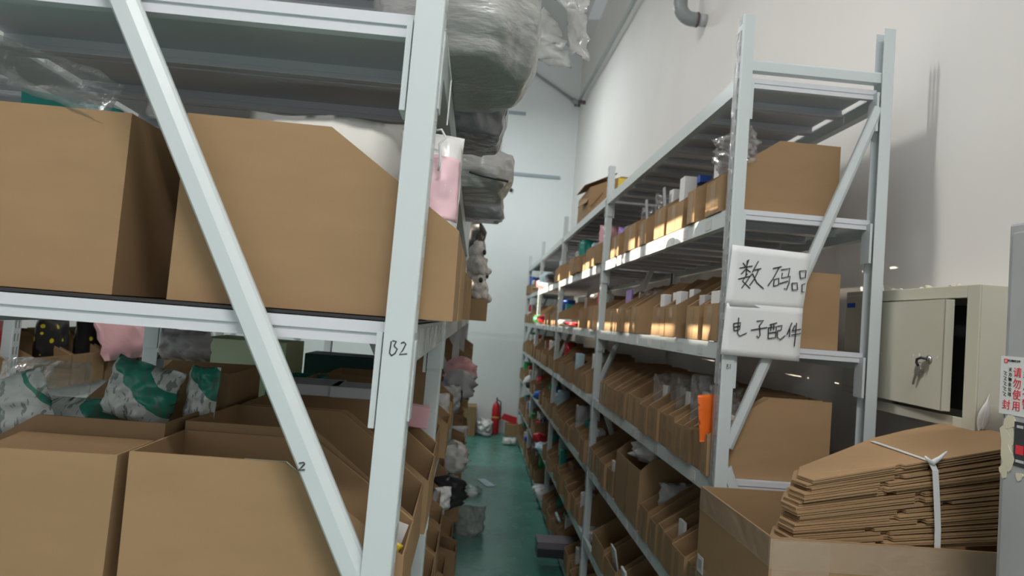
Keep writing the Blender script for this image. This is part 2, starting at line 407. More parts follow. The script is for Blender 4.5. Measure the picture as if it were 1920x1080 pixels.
# pouches, cards and small cartons that stand in the bins
def pillow(w, h, t, seed, n=12, crumple=.25, ears=False):
    """sealed bag standing upright: w along local x, h along z, t thick; closed mesh"""
    vs, fs = [], []
    nu, nv = n, max(6, int(n*h/max(w, .01))) if h < 3*w else n*2
    so = Vector((seed*7.3, seed*1.7, seed*3.1))
    for side in (1, -1):
        for i in range(nu+1):
            for k in range(nv+1):
                u, v = i/nu*2-1, k/nv*2-1
                b = max(0, (1-abs(u)**3)*(1-abs(v)**4))**.6
                q = Vector((u*2.1, v*2.4, side*.7))+so
                nz = noise.noise(q*1.4)*.6+abs(noise.noise(q*3.1))*.5
                th = t*.5*b*(1+crumple*1.6*nz)
                dx = crumple*.12*w*noise.noise(q*1.1+Vector((9, 0, 0)))*(.4+abs(v)); dz = crumple*.10*h*noise.noise(Vector((u*1.5, 3.3, 0))+so)*max(0, v)
                x = u*w/2*(1-.10*b*abs(v))+dx
                vs.append(Vector((x, side*th+crumple*.25*t*noise.noise(Vector((u*2, v*2, 5))+so), (v+1)*h/2+dz)))
    N = (nu+1)*(nv+1); ix = lambda s, i, k: s*N+i*(nv+1)+k
    for s in (0, 1):
        for i in range(nu):
            for k in range(nv):
                q = (ix(s, i, k), ix(s, i+1, k), ix(s, i+1, k+1), ix(s, i, k+1)); fs.append(q if s == 0 else q[::-1])
    for i in range(nu):
        for k in (0, nv): fs.append((ix(0, i, k), ix(0, i+1, k), ix(1, i+1, k), ix(1, i, k)))
    for k in range(nv):
        for i in (0, nu): fs.append((ix(0, i, k), ix(0, i, k+1), ix(1, i, k+1), ix(1, i, k)))
    return vs, fs
def xf_(loc, rz=0, rx=0, ry=0): return Matrix.Translation(Vector(loc)) @ Matrix.Rotation(rz, 4, 'Z') @ Matrix.Rotation(ry, 4, 'Y') @ Matrix.Rotation(rx, 4, 'X')
def put(vs, fs, T): return MB().add([T @ v for v in vs], fs)
def pouch(label, loc, w, h, t, seed, m, rz=0, rx=0, ry=0, name='plastic_pouch', cat='plastic bag', group=None, crumple=.25, n=12):
    vs, fs = pillow(w, h, t, seed, n, crumple)
    o = put(vs, fs, xf_(loc, rz, rx, ry)).build(name, m, None, smooth=True, org=loc)
    return tag(o, label, cat, group)
def carton(label, loc, sx, sy, sz, m, rz=0, rx=0, ry=0, name='small_carton', cat='small carton', group=None, bev=.002):
    o = MB().box(-sx/2, sx/2, -sy/2, sy/2, 0, sz, xf_(loc, rz, rx, ry)).build(name, m, None, bevel=bev, org=loc)
    return tag(o, label, cat, group)

# --- right rack, first bay: bins measured off the photograph (front edges), then the other bays
XF = XR0-.004
FR = {1: [(1321, 1349, 400), (1290.5, 1304, 400), (1249, 1277, 420), (1227, 1245, 430), (1197, 1211, 440), (1172.5, 1192, 450), (1146, 1160, 460)],
      2: [(1315.6, 1345, 615), (1283, 1306, 610), (1249, 1269, 605), (1221, 1245, 600), (1181, 1196, 595), (1170, 1180, 592), (1160, 1169, 590), (1133, 1157, 590)],
      3: [(1317, 1338, 850), (1296, 1315, 840), (1281, 1295, 830), (1266, 1280, 820), (1252, 1265, 812), (1235, 1251, 800), (1216, 1234, 790), (1201, 1215, 775), (1174, 1198, 760), (1161, 1172, 745), (1152, 1160, 740), (1140, 1151, 735), (1132, 1139, 725), (1125, 1131, 720)],
      4: [(1289, 1315, 1040), (1262, 1287, 1030), (1245, 1260, 1010), (1232, 1244, 1000), (1216, 1230, 985), (1197, 1213, 970), (1150, 1194, 940), (1136, 1147, 900), (1124, 1135, 885), (1112, 1123, 875), (1100, 1111, 860)],
      5: [(1230, 1262, 1130), (1205, 1228, 1120), (1178, 1202, 1110), (1155, 1176, 1090), (1132, 1153, 1060), (1108, 1130, 1030)]}
BINS = {}
JY = at(1008, 1026, Z=.16).y          # where the long box juts out of the bottom shelf
for k, lst in FR.items():
    yprev = YR[0]+PD+.004
    for i, (xa, xb, py) in enumerate(lst):
        y1, y0 = at(xa, py, X=XF).y, at(xb, py, X=XF).y
        y0 = max(y0, yprev+.004)
        if y1-y0 < .03: y1 = y0+.04
        y1 = min(y1, YR[1]-.01)
        yprev = y1
        if y1-y0 < .025: continue
        rr = random.Random(k*50+i)
        L, hb, hf, s1 = .385, .245+rr.uniform(-.008, .008), .118+rr.uniform(-.008, .01), .185
        if k == 4 and i == 6: hb, hf, s1 = .30, .245, .06
        b = add_bin('cardboard bin, %s from the signed post, %s, first bay of the right rack' % (ORD[i], SH[k]), XF+rr.uniform(-.006, .006), 1, y0, y1, ZK[k], L, hb, hf, s1,
                'cardboard bins on the right rack', True, seed=k*40+i)
        BINS[0, k, i] = (y0, y1, hf, hb)
GOODS = []
for (px, py, X, w, h, c, ds) in ((1003, 540, .70, .30, .04, 'brown', 'flat brown card sticking out at the far end, upper shelf'), (1015, 525, .74, .30, .10, 'pink', 'pink pack near the far end of the upper shelf'),
        (1025, 500, .76, .4, .16, 'pale blue', 'pale blue pouch near the far end of the upper shelf'), (1040, 515, .78, .3, .12, 'black', 'black hangers bundle near the far end of the upper shelf'),
        (1060, 600, .74, .45, .05, 'white', 'white flat pouch lying on the middle shelf of the third bay'), (1070, 594, .74, .35, .03, 'red', 'red striped flat pouch on the white one'),
        (1010, 575, .74, .25, .10, 'green', 'green pouch at the far end of the middle shelf'), (1022, 570, .76, .3, .10, 'red', 'red pouch at the far end of the middle shelf'),
        (992, 825, .66, .16, .10, 'red', 'red cloth bundle hanging out low at the far end of the aisle'), (985, 738, .68, .14, .10, 'black', 'black bag hanging from the far end, fifth shelf'),
        (985, 850, .60, .34, .05, 'pale blue', 'pale blue flat pouch jutting into the aisle near the floor'), (998, 890, .66, .18, .09, 'white', 'white pouch drooping from the far bay near the floor'),
        (990, 930, .66, .12, .05, 'white', 'small white scrap hanging beside the bottom shelf'), (985, 700, .70, .25, .14, 'white', 'white crinkled pouch at the far end, fourth shelf'), (1000, 770, .70, .2, .1, 'blue', 'blue pouch at the far end, fifth shelf')):
    q = at(px, py, X=X); zs = min(ZK, key=lambda z: abs(z-(q.z-h/2))); gy = min(q.y, 9.9)
    for y_ in YR:
        if gy-w/2 < y_+PD+.02 and gy+w/2 > y_-.02: gy = y_+PD+.03+w*.6 if y_ < 9.9 else gy
    GOODS.append((ZK.index(zs), gy-w*.6, gy+w*.6))
    GOODS[-1] += (ds, (.765, gy, zs+.012), w, h, c)
for bay in (1, 2, 3):
    for k in range(1, 7):
        rr = random.Random(bay*20+k)
        y = YR[bay]+.06; i = 0
        while y < YR[bay+1]-.10 and i < 20:
            w = rr.uniform(.10, .20) if k > 1 else rr.uniform(.13, .24)
            y1 = min(y+w, YR[bay+1]-.012)
            if rr.random() < .88 and y1-y > .05 and not (bay == 1 and k == 6 and y < JY+.20 and y1 > JY-.02) and not any(g[0] == k and g[1] < y1 and g[2] > y for g in GOODS):
                hb, hf = rr.uniform(.19, .25), rr.uniform(.10, .14)
                add_bin('cardboard bin, %s from the nearer post, %s, %s, right rack' % (ORD[i], SH[k], BAY[bay]), XF+rr.uniform(-.025, .008), 1, y, y1, ZK[k], .385, hb, hf, rr.uniform(.12, .2),
                        'cardboard bins on the right rack', False, seed=bay*100+k*20+i)
                BINS[bay, k, i] = (y, y1, hf, hb); i += 1
            y = y1+rr.choice((.006, .01, .02, .06))
# --- left rack
LB = {}
def left_row(k, spans, far=False, hb=.245, **kw):
    for i, (y0, y1) in enumerate(spans):
        if far: lab = 'cardboard bin, %s from the end frame, %s, far row of the left rack' % (ORD[i], SH[k])
        else: lab = 'cardboard bin, %s from the post marked B2, %s, left rack aisle row' % (ORD[i], SH[k])
        rr = random.Random(k*77+i+(500 if far else 0))
        if far: add_bin(lab, {2: -.506, 3: -.458}.get(k, -.46)-.36, 1, y0, y1, ZK[k]+(.006 if k == 2 else 0), .36, {2: .257, 3: .210}.get(k, .22)+(.02 if i else 0)+(.055 if k == 3 and i == 2 else 0), .12, .17, 'cardboard bins on the left rack', False, seed=k*9+i+300)
        else:
            L, h_, f_, s_, x_ = (.382, .253, .124, .187, -.031) if k == 2 else (.37, .216 if i == 0 else .228, .101, .168, -.069)
            add_bin(lab, x_+(rr.uniform(-.01, .01)*(1 if i < 4 else 3) if i else 0), -1, y0, y1, ZK[k]+(.006 if k == 2 else 0), L, h_, f_, s_, 'cardboard bins on the left rack', False, seed=k*9+i+700)
        LB[k, i, far] = (y0, y1)

left_row(2, [(.914, 1.12), (1.135, 1.36), (1.38, 1.62), (1.81, 2.05), (2.07, 2.30)])
left_row(3, [(.914, 1.085), (1.095, 1.315), (1.325, 1.57), (1.585, 1.735), (1.81, 2.02), (2.03, 2.25), (2.55, 2.8)])
left_row(4, [(.92, 1.2), (1.22, 1.45), (1.47, 1.72), (1.82, 2.1), (2.12, 2.35), (2.4, 2.62), (2.64, 2.9), (3.0, 3.25), (3.3, 3.5)])
left_row(2, [(.955, 1.16), (1.20, 1.42)], far=True)
left_row(3, [(.914, 1.03), (1.05, 1.27), (1.30, 1.50)], far=True)
for k in (2, 3, 4, 5, 6):
    rr = random.Random(900+k); y = {2: 5.6, 3: 3.9, 4: 3.88, 5: 3.0, 6: 3.0}[k]; i = 0
    while y < 7.8:
        w = rr.uniform(.16, .28); near = min(abs(y-p) for p in YL) ; hit = any(y-.01 < p+PD and y+w > p-.006 for p in YL)
        if not hit:
            add_bin('brown bin, %s in the distant run, %s, aisle side of the left rack' % (ORD[i], SH[k]),
                    XL1+.03+rr.uniform(-.03, .05), -1, y, y+w, ZK[k], .385, rr.uniform(.17, .24), rr.uniform(.1, .13), .18, 'distant bins on the left rack', False, seed=k*31+i); i += 1
        y += w+rr.uniform(.01, .12)
        if i > 18: break

tag(MB().box(-.785, -.12, .892, 1.70, ZK[2]+.0025, ZK[2]+.0065).build('gap_shade_sheet', BLACK, None, org=(-.4, 1.2, ZK[2])), 'thin black sheet standing in for the shade under the two big bins', 'sheet')  # dark line of shade between bins and deck, built as a black sheet
# second rack beyond: bins with bright packs in them
for i, (a, b) in enumerate([(41, -60), (130, 58), (193, 132), (252, 197), (284, 255), (320, 285), (376, 322)]):
    y0, y1 = at(b, 690, X=XS1).y, at(a, 690, X=XS1).y
    if y0 < 2.65 and y1 > 2.60: y1 = min(y1, 2.59)
    add_bin('narrow cardboard bin, %s in the row seen through the left rack' % ORD[i], XS1+.01, -1, y0, y1-.01, ZK[3], .385, .215, .135, .185, 'bins on the rack behind', True, seed=i+60)
def hexpack():
    m = pmat('black').copy(); m.name = 'black_honeycomb_print'; N, L, p = nodes(m)
    tc = N.new('ShaderNodeTexCoord'); v = N.new('ShaderNodeTexVoronoi'); v.feature = 'DISTANCE_TO_EDGE'; v.inputs['Scale'].default_value = 34; v.inputs['Randomness'].default_value = .25
    v2 = N.new('ShaderNodeTexVoronoi'); lt = N.new('ShaderNodeMath'); lt.operation = 'LESS_THAN'; lt.inputs[1].default_value = .36; v2.inputs['Scale'].default_value = 34; v2.inputs['Randomness'].default_value = .25
    sp = N.new('ShaderNodeSeparateColor'); gt = N.new('ShaderNodeMath'); gt.operation = 'GREATER_THAN'; gt.inputs[1].default_value = .80
    ed = N.new('ShaderNodeMath'); ed.operation = 'GREATER_THAN'; ed.inputs[1].default_value = .055
    mu = N.new('ShaderNodeMath'); mu.operation = 'MULTIPLY'; mx = N.new('ShaderNodeMix'); mx.data_type = 'RGBA'
    L.new(tc.outputs['Object'], v.inputs['Vector']); L.new(tc.outputs['Object'], v2.inputs['Vector'])
    L.new(v2.outputs['Color'], sp.inputs[0]); L.new(sp.outputs[0], gt.inputs[0]); L.new(v.outputs['Distance'], ed.inputs[0])
    L.new(gt.outputs[0], mu.inputs[0]); L.new(v2.outputs['Distance'], lt.inputs[0]); L.new(lt.outputs[0], mu.inputs[1]); L.new(mu.outputs[0], mx.inputs[0])
    mx.inputs[6].default_value = (.02, .02, .022, 1); mx.inputs[7].default_value = (.75, .62, .02, 1); L.new(mx.outputs[2], p.inputs['Base Color'])
    return m
HEX = hexpack()
def back_pack(label, px, py, w, h, t, m, seed, lift=.012, dx=0, **kw):
    q = at(px, py, X=XS1-.10-dx); q.z = ZK[3]+lift
    return pouch(label, q, w, h, t, seed, m, rz=math.pi/2, **kw)
back_pack('black pouch with yellow honeycomb dots, in the bin beside the slotted post', 95, 660, .20, .29, .08, HEX, 1, name='honeycomb_pouch')
back_pack('wider black pouch with yellow honeycomb dots, next to the pink cloth', 165, 660, .21, .30, .08, HEX, 2, name='honeycomb_pouch')
back_pack('crumpled pink cloth heaped over the row of bins behind', 256, 650, .60, .21, .07, pmat('pink'), 3, name='pink_cloth', cat='cloth', crumple=.6, n=18, lift=.095, dx=-.135, rx=-.25)
pouch('silver grey foil pouch lying right of the pink cloth', (-.585, 1.40, ZK[3]+.296), .10, .062, .07, 4, pmat('silver'), name='foil_pouch', crumple=.5)
def snack():
    m = pmat('red').copy(); m.name = 'red_yellow_print'; N, L, p = nodes(m)
    tc = N.new('ShaderNodeTexCoord'); s = N.new('ShaderNodeSeparateXYZ'); r = N.new('ShaderNodeValToRGB'); r.color_ramp.interpolation = 'CONSTANT'
    L.new(tc.outputs['Object'], s.inputs[0]); L.new(s.outputs[2], r.inputs[0]); L.new(r.outputs[0], p.inputs['Base Color'])
    r.color_ramp.elements[0].color = (.85, .6, .03, 1); r.color_ramp.elements[1].position = .15; r.color_ramp.elements[1].color = (.5, .03, .03, 1)
    return m
back_pack('red and yellow snack pouch leaning at the edge of the picture', -22, 675, .15, .29, .07, snack(), 5, name='snack_pouch')

# contents of the rack marked B2 ------------------------------------------------
lab = 'white drawstring cloth bag bulging over the slanted edge of the big bin'
bg = thing('drawstring_bag', lab, 'bag', (-.23, 1.0, ZK[2]+.012))
vs, fs = pillow(.235, .29, .10, 11, 16, .3); put(vs, fs, xf_((-.245, 1.015, ZK[2]+.012))).build('pouch', mat('white_nonwoven', (.68, .67, .62), .7), bg, smooth=True)
MB().tube([(-.10, .955, 1.965), (-.092, .95, 1.94), (-.096, .952, 1.915), (-.088, .95, 1.895)], .0022).tube([(-.105, .955, 1.962), (-.112, .95, 1.93), (-.10, .95, 1.90)], .0022).build('drawstring', mat('white_cord', (.7, .7, .68), .7), bg, smooth=True)
bg = thing('drawstring_bag', 'white drawstring bag with pink panel, beside the end post marked B2', 'bag', (-.09, 1.03, ZK[2]+.012))
PINKP = mat('pink_print', (.74, .50, .55), .5)
T_ = xf_((-.084, .985, ZK[2]+.012), rz=.25)
vs, fs = pillow(.092, .272, .09, 12, 16, .18); put(vs, fs, T_).build('pouch', bump(mat('thin_white_plastic', (.68, .67, .66), .3), 20, .3, .01), bg, smooth=True)
nv_ = max(6, int(16*.272/.092)) if .272 < .276 else 32
half = len(vs)//2; sel = {}
for i in range(17):
    for k in range(nv_+1):
        if 4 <= i <= 15 and .50*nv_ <= k <= .86*nv_: sel[i, k] = vs[half+i*(nv_+1)+k]
pv_ = []; pf_ = []; ids = {}
for key_, v in sel.items():
    ids[key_] = len(pv_); pv_.append(T_ @ (v+Vector((0, -.0012, 0))))
for (i, k) in sel:
    if (i+1, k+1) in sel: pf_.append((ids[i, k], ids[i, k+1], ids[i+1, k+1], ids[i+1, k]))
pp = MB().add(pv_, pf_).build('pink_panel', PINKP, bg, smooth=True)
sd = pp.modifiers.new('sheet', 'SOLIDIFY'); sd.thickness = .0006
MB().tube([at(815, 245, Y=.93), at(828, 243, Y=.93), at(836, 258, Y=.93), at(824, 270, Y=.93), at(826, 300, Y=.93), at(822, 320, Y=.93)], .0018).build('drawstring', STRAP, bg, smooth=True)

# teal sheet and film above the other big bin
q = at(40, 190, Y=1.02)
P = [at(40, 205, Y=1.0), at(40, 164, Y=1.02), at(225, 205, Y=1.02), at(225, 240, Y=1.0)]
tag(MB().prism([(i, 0) for i in range(4)], lambda a, b: P[a], lambda a, b: P[a]+Vector((0, .012, 0))).build('folder', mat('teal_plastic', (.03, .30, .26), .35), None, org=P[0]), 'teal plastic folder standing in the big bin at the edge of the picture', 'folder')
def film(label, pts, wid, m, seed, n=14, amp=.005):
    """hanging strip of thin film, its two faces a little apart, crumpled"""
    pts = [Vector(p) for p in pts]; vs, fs = [], []; seg = 6
    L = len(pts)-1
    for s in (0, .0012):
        for i in range(n+1):
            t = i/n*L; a = min(int(t), L-1); p = pts[a].lerp(pts[a+1], t-a)
            for k in range(seg+1):
                wv = Vector(wid)*(k/seg-.5)
                d = noise.noise_vector(Vector((i*.45, k*.6, seed)))*amp
                vs.append(p+wv+d+Vector((0, s, 0)))
    N = (n+1)*(seg+1); w = seg+1
    for i in range(n):
        for k in range(seg):
            a = i*w+k; fs.append((a, a+1, a+w+1, a+w)); fs.append((N+a, N+a+w, N+a+w+1, N+a+1))
    for i in range(n):
        for k in (0, seg): a = i*w+k; fs.append((a, a+w, N+a+w, N+a))
    for k in range(seg):
        for i in (0, n): a = i*w+k; fs.append((a, a+1, N+a+1, N+a))
    return tag(MB().add(vs, fs).build('clear_film', m, None, smooth=True, org=pts[0]), label, 'plastic film')
film('clear film scrap hanging beside the brace above the two big bins', [at(285, 120, Y=.99), at(292, 165, Y=.985), at(300, 225, Y=.98)], (.035, 0, 0), CLEAR, 4)
film('clear film draped over the folder in the big bin', [at(-60, 90, Y=1.0), at(60, 130, Y=.98), at(150, 165, Y=.97), at(215, 195, Y=.97)], (.01, .03, .07), CLEAR, 5)

# printed teal pouches heaped over the far bins of the lower shelf
def printed(nm='clear_teal_print', thr=.046):
    m = plastic(nm, (.70, .74, .72), .80, .16, 20, .8); N, L, p = nodes(m)
    tc = N.new('ShaderNodeTexCoord'); mp = N.new('ShaderNodeMapping'); mp.inputs['Rotation'].default_value = (0, .75, 0)
    s = N.new('ShaderNodeSeparateXYZ'); w = N.new('ShaderNodeMath'); w.operation = 'PINGPONG'; w.inputs[1].default_value = .065
    gt = N.new('ShaderNodeMath'); gt.operation = 'GREATER_THAN'; gt.inputs[1].default_value = thr
    br = N.new('ShaderNodeTexNoise'); br.inputs['Scale'].default_value = 70; mp2 = N.new('ShaderNodeMapping'); mp2.inputs['Rotation'].default_value = (0, .75, 0); mp2.inputs['Scale'].default_value = (2.5, .3, .7)
    g2 = N.new('ShaderNodeMath'); g2.operation = 'GREATER_THAN'; g2.inputs[1].default_value = .60
    L.new(tc.outputs['Object'], mp.inputs[0]); L.new(mp.outputs[0], s.inputs[0]); L.new(s.outputs[0], w.inputs[0]); L.new(w.outputs[0], gt.inputs[0])
    L.new(tc.outputs['Object'], mp2.inputs[0]); L.new(mp2.outputs[0], br.inputs[0]); L.new(br.outputs[0], g2.inputs[0])
    mx = N.new('ShaderNodeMix'); mx.data_type = 'RGBA'; mx.inputs[6].default_value = (.70, .74, .72, 1); mx.inputs[7].default_value = (.02, .30, .21, 1); L.new(gt.outputs[0], mx.inputs[0])
    m2 = N.new('ShaderNodeMix'); m2.data_type = 'RGBA'; m2.inputs[7].default_value = (.12, .18, .16, 1); L.new(mx.outputs[2], m2.inputs[6])
    inv = N.new('ShaderNodeMath'); inv.operation = 'MULTIPLY'; inv.inputs[1].default_value = .7; L.new(g2.outputs[0], inv.inputs[0]); L.new(inv.outputs[0], m2.inputs[0])
    L.new(m2.outputs[2], p.inputs['Base Color']); return m
PRINT = printed()
PAPERP = printed('white_paper_green_print', .062)
def heap(label, px, py, Y, w, h, t, seed, m=PRINT, **kw):
    q = at(px, py, Y=Y); return pouch(label, q, w, h, t, seed, m, name=kw.pop('name', 'printed_pouch'), crumple=kw.pop('crumple', .55), n=18, **kw)
heap('biggest teal and clear printed pouch on the heap behind the open bin', 250, 790, 1.16, .112, .100, .08, 21, ry=.22, crumple=.45)
heap('small teal and clear printed pouch standing against the brown bin flap', 371, 792, 1.2, .052, .098, .04, 22, ry=.05, crumple=.4)
heap('teal and clear printed pouch lying low in the middle of the heap', 140, 800, 1.19, .13, .05, .08, 23)
heap('white paper pouch with green print at the edge of the picture', 42, 815, 1.10, .11, .095, .05, 24, m=PAPERP, ry=-.35, crumple=.4)
heap('clear crumpled pouch at the back of the teal heap', 80, 775, 1.3, .16, .10, .08, 25, m=CLEAR)

# things further along the lower shelf
GREENBOX = mat('pale_green_plastic', (.60, .74, .48), .35, alpha=.85)
q = at(455, 705, Y=1.95); gh = at(455, 634, Y=2.0).z-ZK[3]-.005
tag(bin_mesh(q.x-.11, 1, 1.90, 2.10, ZK[3]+.005, .24, gh, gh, .1, random.Random(1)).build('storage_box', GREENBOX, None, org=q), 'pale green translucent storage box behind the brace on the lower shelf', 'storage box')
bpy.context.scene.objects['storage_box'].modifiers.new('wall', 'SOLIDIFY').thickness = .004
q = at(548, 705, Y=1.9)
tb = tag(bin_mesh(q.x-.06, 1, 1.86, 1.99, ZK[3]+.004, .14, .225, .215, .05, random.Random(2)).build('open_carton', bmat('teal'), None, org=q), 'teal open carton right of the pale green storage box', 'carton')
tb.modifiers.new('wall', 'SOLIDIFY').thickness = .003
carton('dark teal carton on the lower shelf right of the open teal one', (-.44, 2.40, ZK[3]+.004), .26, .16, .26, mat('dark_teal_carton', (.01, .06, .06), .4))
q = at(590, 735, Z=1.573); carton('pale shrink-wrapped carton lying on the bins, left of its twin', q, .11, .12, .022, bmat('grey'), rz=.06)
q = at(665, 742, Z=1.573); carton('pale shrink-wrapped carton lying on the bins, right of its twin', q, .085, .10, .022, bmat('grey'), rz=.03)
q = at(800, 800, Y=1.66); carton('pink carton standing in a bin just behind the post marked B2', (q.x-.025, 1.66, q.z), .05, .05, .05, bmat('pink'), rz=.1, ry=.1)
q = at(775, 800, Y=1.7); carton('small pink carton half hidden behind the post marked B2', (q.x, 1.705, q.z), .03, .04, .05, bmat('pink'))
P = [at(455, 862, Y=1.0), at(535, 868, Y=1.0), at(575, 905, Y=1.0), at(575, 940, Y=1.0), at(455, 940, Y=1.0)]
tag(MB().prism([(i, 0) for i in range(5)], lambda a, b: P[a], lambda a, b: P[a]+Vector((0, .01, 0))).build('mint_sheet', pmat('mint'), None, org=P[0]), 'mint green sheet inside the bin in front of the brace', 'sheet')
q = at(750, 1040, Y=1.0); pouch('yellow and white scrap of packaging in the bin beside the end post', (q.x-.02, .99, q.z-.01), .018, .035, .008, 31, pmat('yellow'), ry=.5)
q = at(757, 1020, Y=1.02); carton('white card peeping over the bin beside the end post', (q.x-.018, 1.02, q.z-.012), .02, .002, .045, bmat('white'), ry=.3, name='card', cat='card', bev=0)

# --- bags on the rack marked B2, hanging into the aisle
def sack(label, c, sx, sy, sz, seed, m, name='plastic_sack', wr=.10, sag=.25, base=None, cat='plastic bag', parts=()):
    """big full bag lying on a shelf: closed lump, ridged like film over soft goods"""
    bm = bmesh.new(); bmesh.ops.create_icosphere(bm, subdivisions=5, radius=1)
    so = Vector((seed*3.1, seed*5.7, seed*1.3))
    for v in bm.verts:
        p = v.co.copy(); q = Vector([math.copysign(abs(a)**.55, a) for a in p]); q = q.lerp(p, .25)
        ridge = 1-abs(noise.noise(Vector((p.x*2.2+p.z*1.4, p.y*2.0, p.z*1.2))*1.3+so))*2
        d = 1+wr*(noise.noise(p*1.6+so)+.35*max(0, ridge)**2*.6+.25*noise.noise(p*5+so))
        v.co = Vector((q.x*sx/2*d, q.y*sy/2*d, q.z*sz/2*d))
        if v.co.z < -sz*.40: v.co.z = -sz*.40-(-sz*.40-v.co.z)*.1
    zmin = min(v.co.z for v in bm.verts)
    for v in bm.verts: v.co.z -= zmin              # c is the middle of its underside
    me = bpy.data.meshes.new(name); bm.to_mesh(me); bm.free()
    for p in me.polygons: p.use_smooth = True
    me.materials.append(m); o = link(bpy.data.objects.new(name, me)); o.location = c
    return tag(o, label, cat)
b1 = sack('big grey plastic bag hanging over the aisle, highest of the bags', (-.075, 1.165, ZK[1]+.003), .29, .34, .33, 3, GREYBAG)
for k, (pts, wd) in enumerate((([at(1000, 20, Y=1.5), at(1025, 75, Y=1.52), at(1040, 120, Y=1.55)], (.08, .02, .01)),
                               ([at(1060, -40, Y=1.55), at(1080, 40, Y=1.55), at(1088, 108, Y=1.55)], (.05, .03, .0)),
                               ([at(990, -40, Y=1.45), at(1060, -10, Y=1.47), at(1105, 5, Y=1.5)], (.0, .02, .06)))):
    f = film('x', pts, wd, FROST, 20+k, 18, .016)
    for key in ('label', 'category'): del f[key]
    f.name = 'loose_film'; f.parent = b1; f.location = Vector(f.location)-Vector(b1.location)
MB().tube([at(836, 55, Y=.92), at(846, 150, Y=1.0), at(838, 235, Y=1.0)], .0012).build('x', STRAP, None)
bpy.data.objects['x'].name = 'string'; tag(bpy.data.objects['string'], 'thin white string hanging beside the end post marked B2', 'string')
sack('smoky see-through bag squeezed beneath the big grey bag', (-.09, 1.565, ZK[1]+.003), .245, .30, .27, 5, SMOKE, wr=.2)
zb = thing('zip_bag', 'grey plump zip bag with dark zip, lowest of the overhanging bags', 'bag', (-.09, 2.26, ZK[1]))
o = sack('x', (-.075, 2.26, ZK[1]+.003), .315, .46, .19, 8, GREYBAG, name='pouch', wr=.14)
for key in ('label', 'category'): del o[key]
o.parent = zb; o.location = Vector((.015, 0, .003))
MB().tube([at(880, 322, Y=2.02), at(905, 330, Y=2.015), at(930, 335, Y=2.015), at(952, 340, Y=2.05)], .004).build('zip', BLACK, zb)
sack('pale grey bag slumped on top of the zip bag', (-.09, 2.35, ZK[1]+.205), .22, .36, .15, 12, FROST, wr=.2)
sack('dark glossy bag beneath the zip bag, poking into the aisle', (-.02, 2.75, ZK[1]+.003), .20, .2, .13, 14, SMOKE, wr=.2)
# plush toys pushed onto the shelf below
PLUSH = bump(mottled(mat('grey_white_plush', (.5, .48, .45), .9), (.52, .51, .49), (.74, .72, .69), 25), 160, .9, .01)
def plush(label, c, s, seed):
    t = thing('plush_toy', label, 'plush toy', c, 'grey white plush toys hanging out of the rack')
    bm = bmesh.new(); rr = random.Random(seed)
    for (x, y, z, r) in ((0, 0, .5, .5), (0, 0, 1.15, .38), (-.25, -.1, 1.5, .14), (.25, -.1, 1.5, .14), (.45, -.2, .7, .17), (-.45, -.2, .7, .17), (.28, -.45, .2, .2), (-.28, -.45, .2, .2)):
        bmesh.ops.create_icosphere(bm, subdivisions=3, radius=r*s, matrix=Matrix.Translation((x*s, y*s, z*s)))
    for v in bm.verts: v.co += noise.noise_vector(v.co*30+Vector((seed, 0, 0)))*.008
    me = bpy.data.meshes.new('body'); bm.to_mesh(me); bm.free(); me.materials.append(PLUSH)
    for p in me.polygons: p.use_smooth = True
    b = link(bpy.data.objects.new('body', me)); b.parent = t
    rm = b.modifiers.new('skin', 'REMESH'); rm.mode = 'VOXEL'; rm.voxel_size = .008; rm.use_smooth_shade = True
    MB().lathe(Vector(c)+Vector((0, -.38*s, 1.12*s)), [(.001, -.01), (.012, -.006), (.014, 0), (.001, .008)], 10, 'Y').build('nose', BLACK, t, smooth=True)
    t.rotation_euler = (0, rr.uniform(-.2, .2), rr.uniform(.3, 1.3)); return t
plush('upper grey white plush toy hanging at the rack edge under the bags', (-.012, 3.16, ZK[2]+.215), .10, 1)
plush('grey white plush toy in the middle of the hanging three', (-.01, 3.56, ZK[2]+.105), .125, 2)
plush('lowest grey white plush toy, leaning out over the aisle', (-.008, 3.36, ZK[2]+.105), .09, 3)
carton('carton under the upper plush toys on the lit shelf', (-.06, 3.36, ZK[2]+.003), .22, .62, .10, CARD)
q = at(888, 550, Y=3.6); carton('dark blue booklet sticking out below the plush toys', q, .10, .012, .05, bmat('blue'), ry=.15, rz=.2, name='booklet', cat='booklet')
for k, (px, py, Y, w, h, c, ds) in enumerate(((905, 575, 4.3, .10, .10, 'white', 'white pouch jutting into the aisle below the plush toys'), (880, 640, 4.0, .14, .09, 'silver', 'silvery pouch jutting into the aisle above the black one'),
        (862, 735, 3.2, .07, .08, 'black', 'black pouch hanging from the rack beside the pale carton'), (870, 775, 3.4, .1, .1, 'black', 'larger black pouch low on the aisle side of the left rack'),
        (838, 690, 2.5, .09, .13, 'silver', 'pale grey carton-like pouch wedged on the aisle edge of the left rack'), (848, 800, 2.9, .1, .12, 'grey', 'dull grey pouch hanging low over the aisle from the left rack'),
        (862, 840, 4.4, .13, .12, 'white', 'white pouch low in the left rack above the green floor'), (840, 905, 2.9, .08, .1, 'white', 'cream white pouch sticking out low from the left rack'))):
    q = at(px, py, Y=Y); zs = min(ZK, key=lambda z: abs(z-(q.z-h/2)))
    pouch(ds, (min(q.x-.02, XL1+.03), q.y, zs+.012), w, h, .06, 50+k, pmat(c) if c != 'silver' else bmat('silver'), rz=.5, crumple=.5)

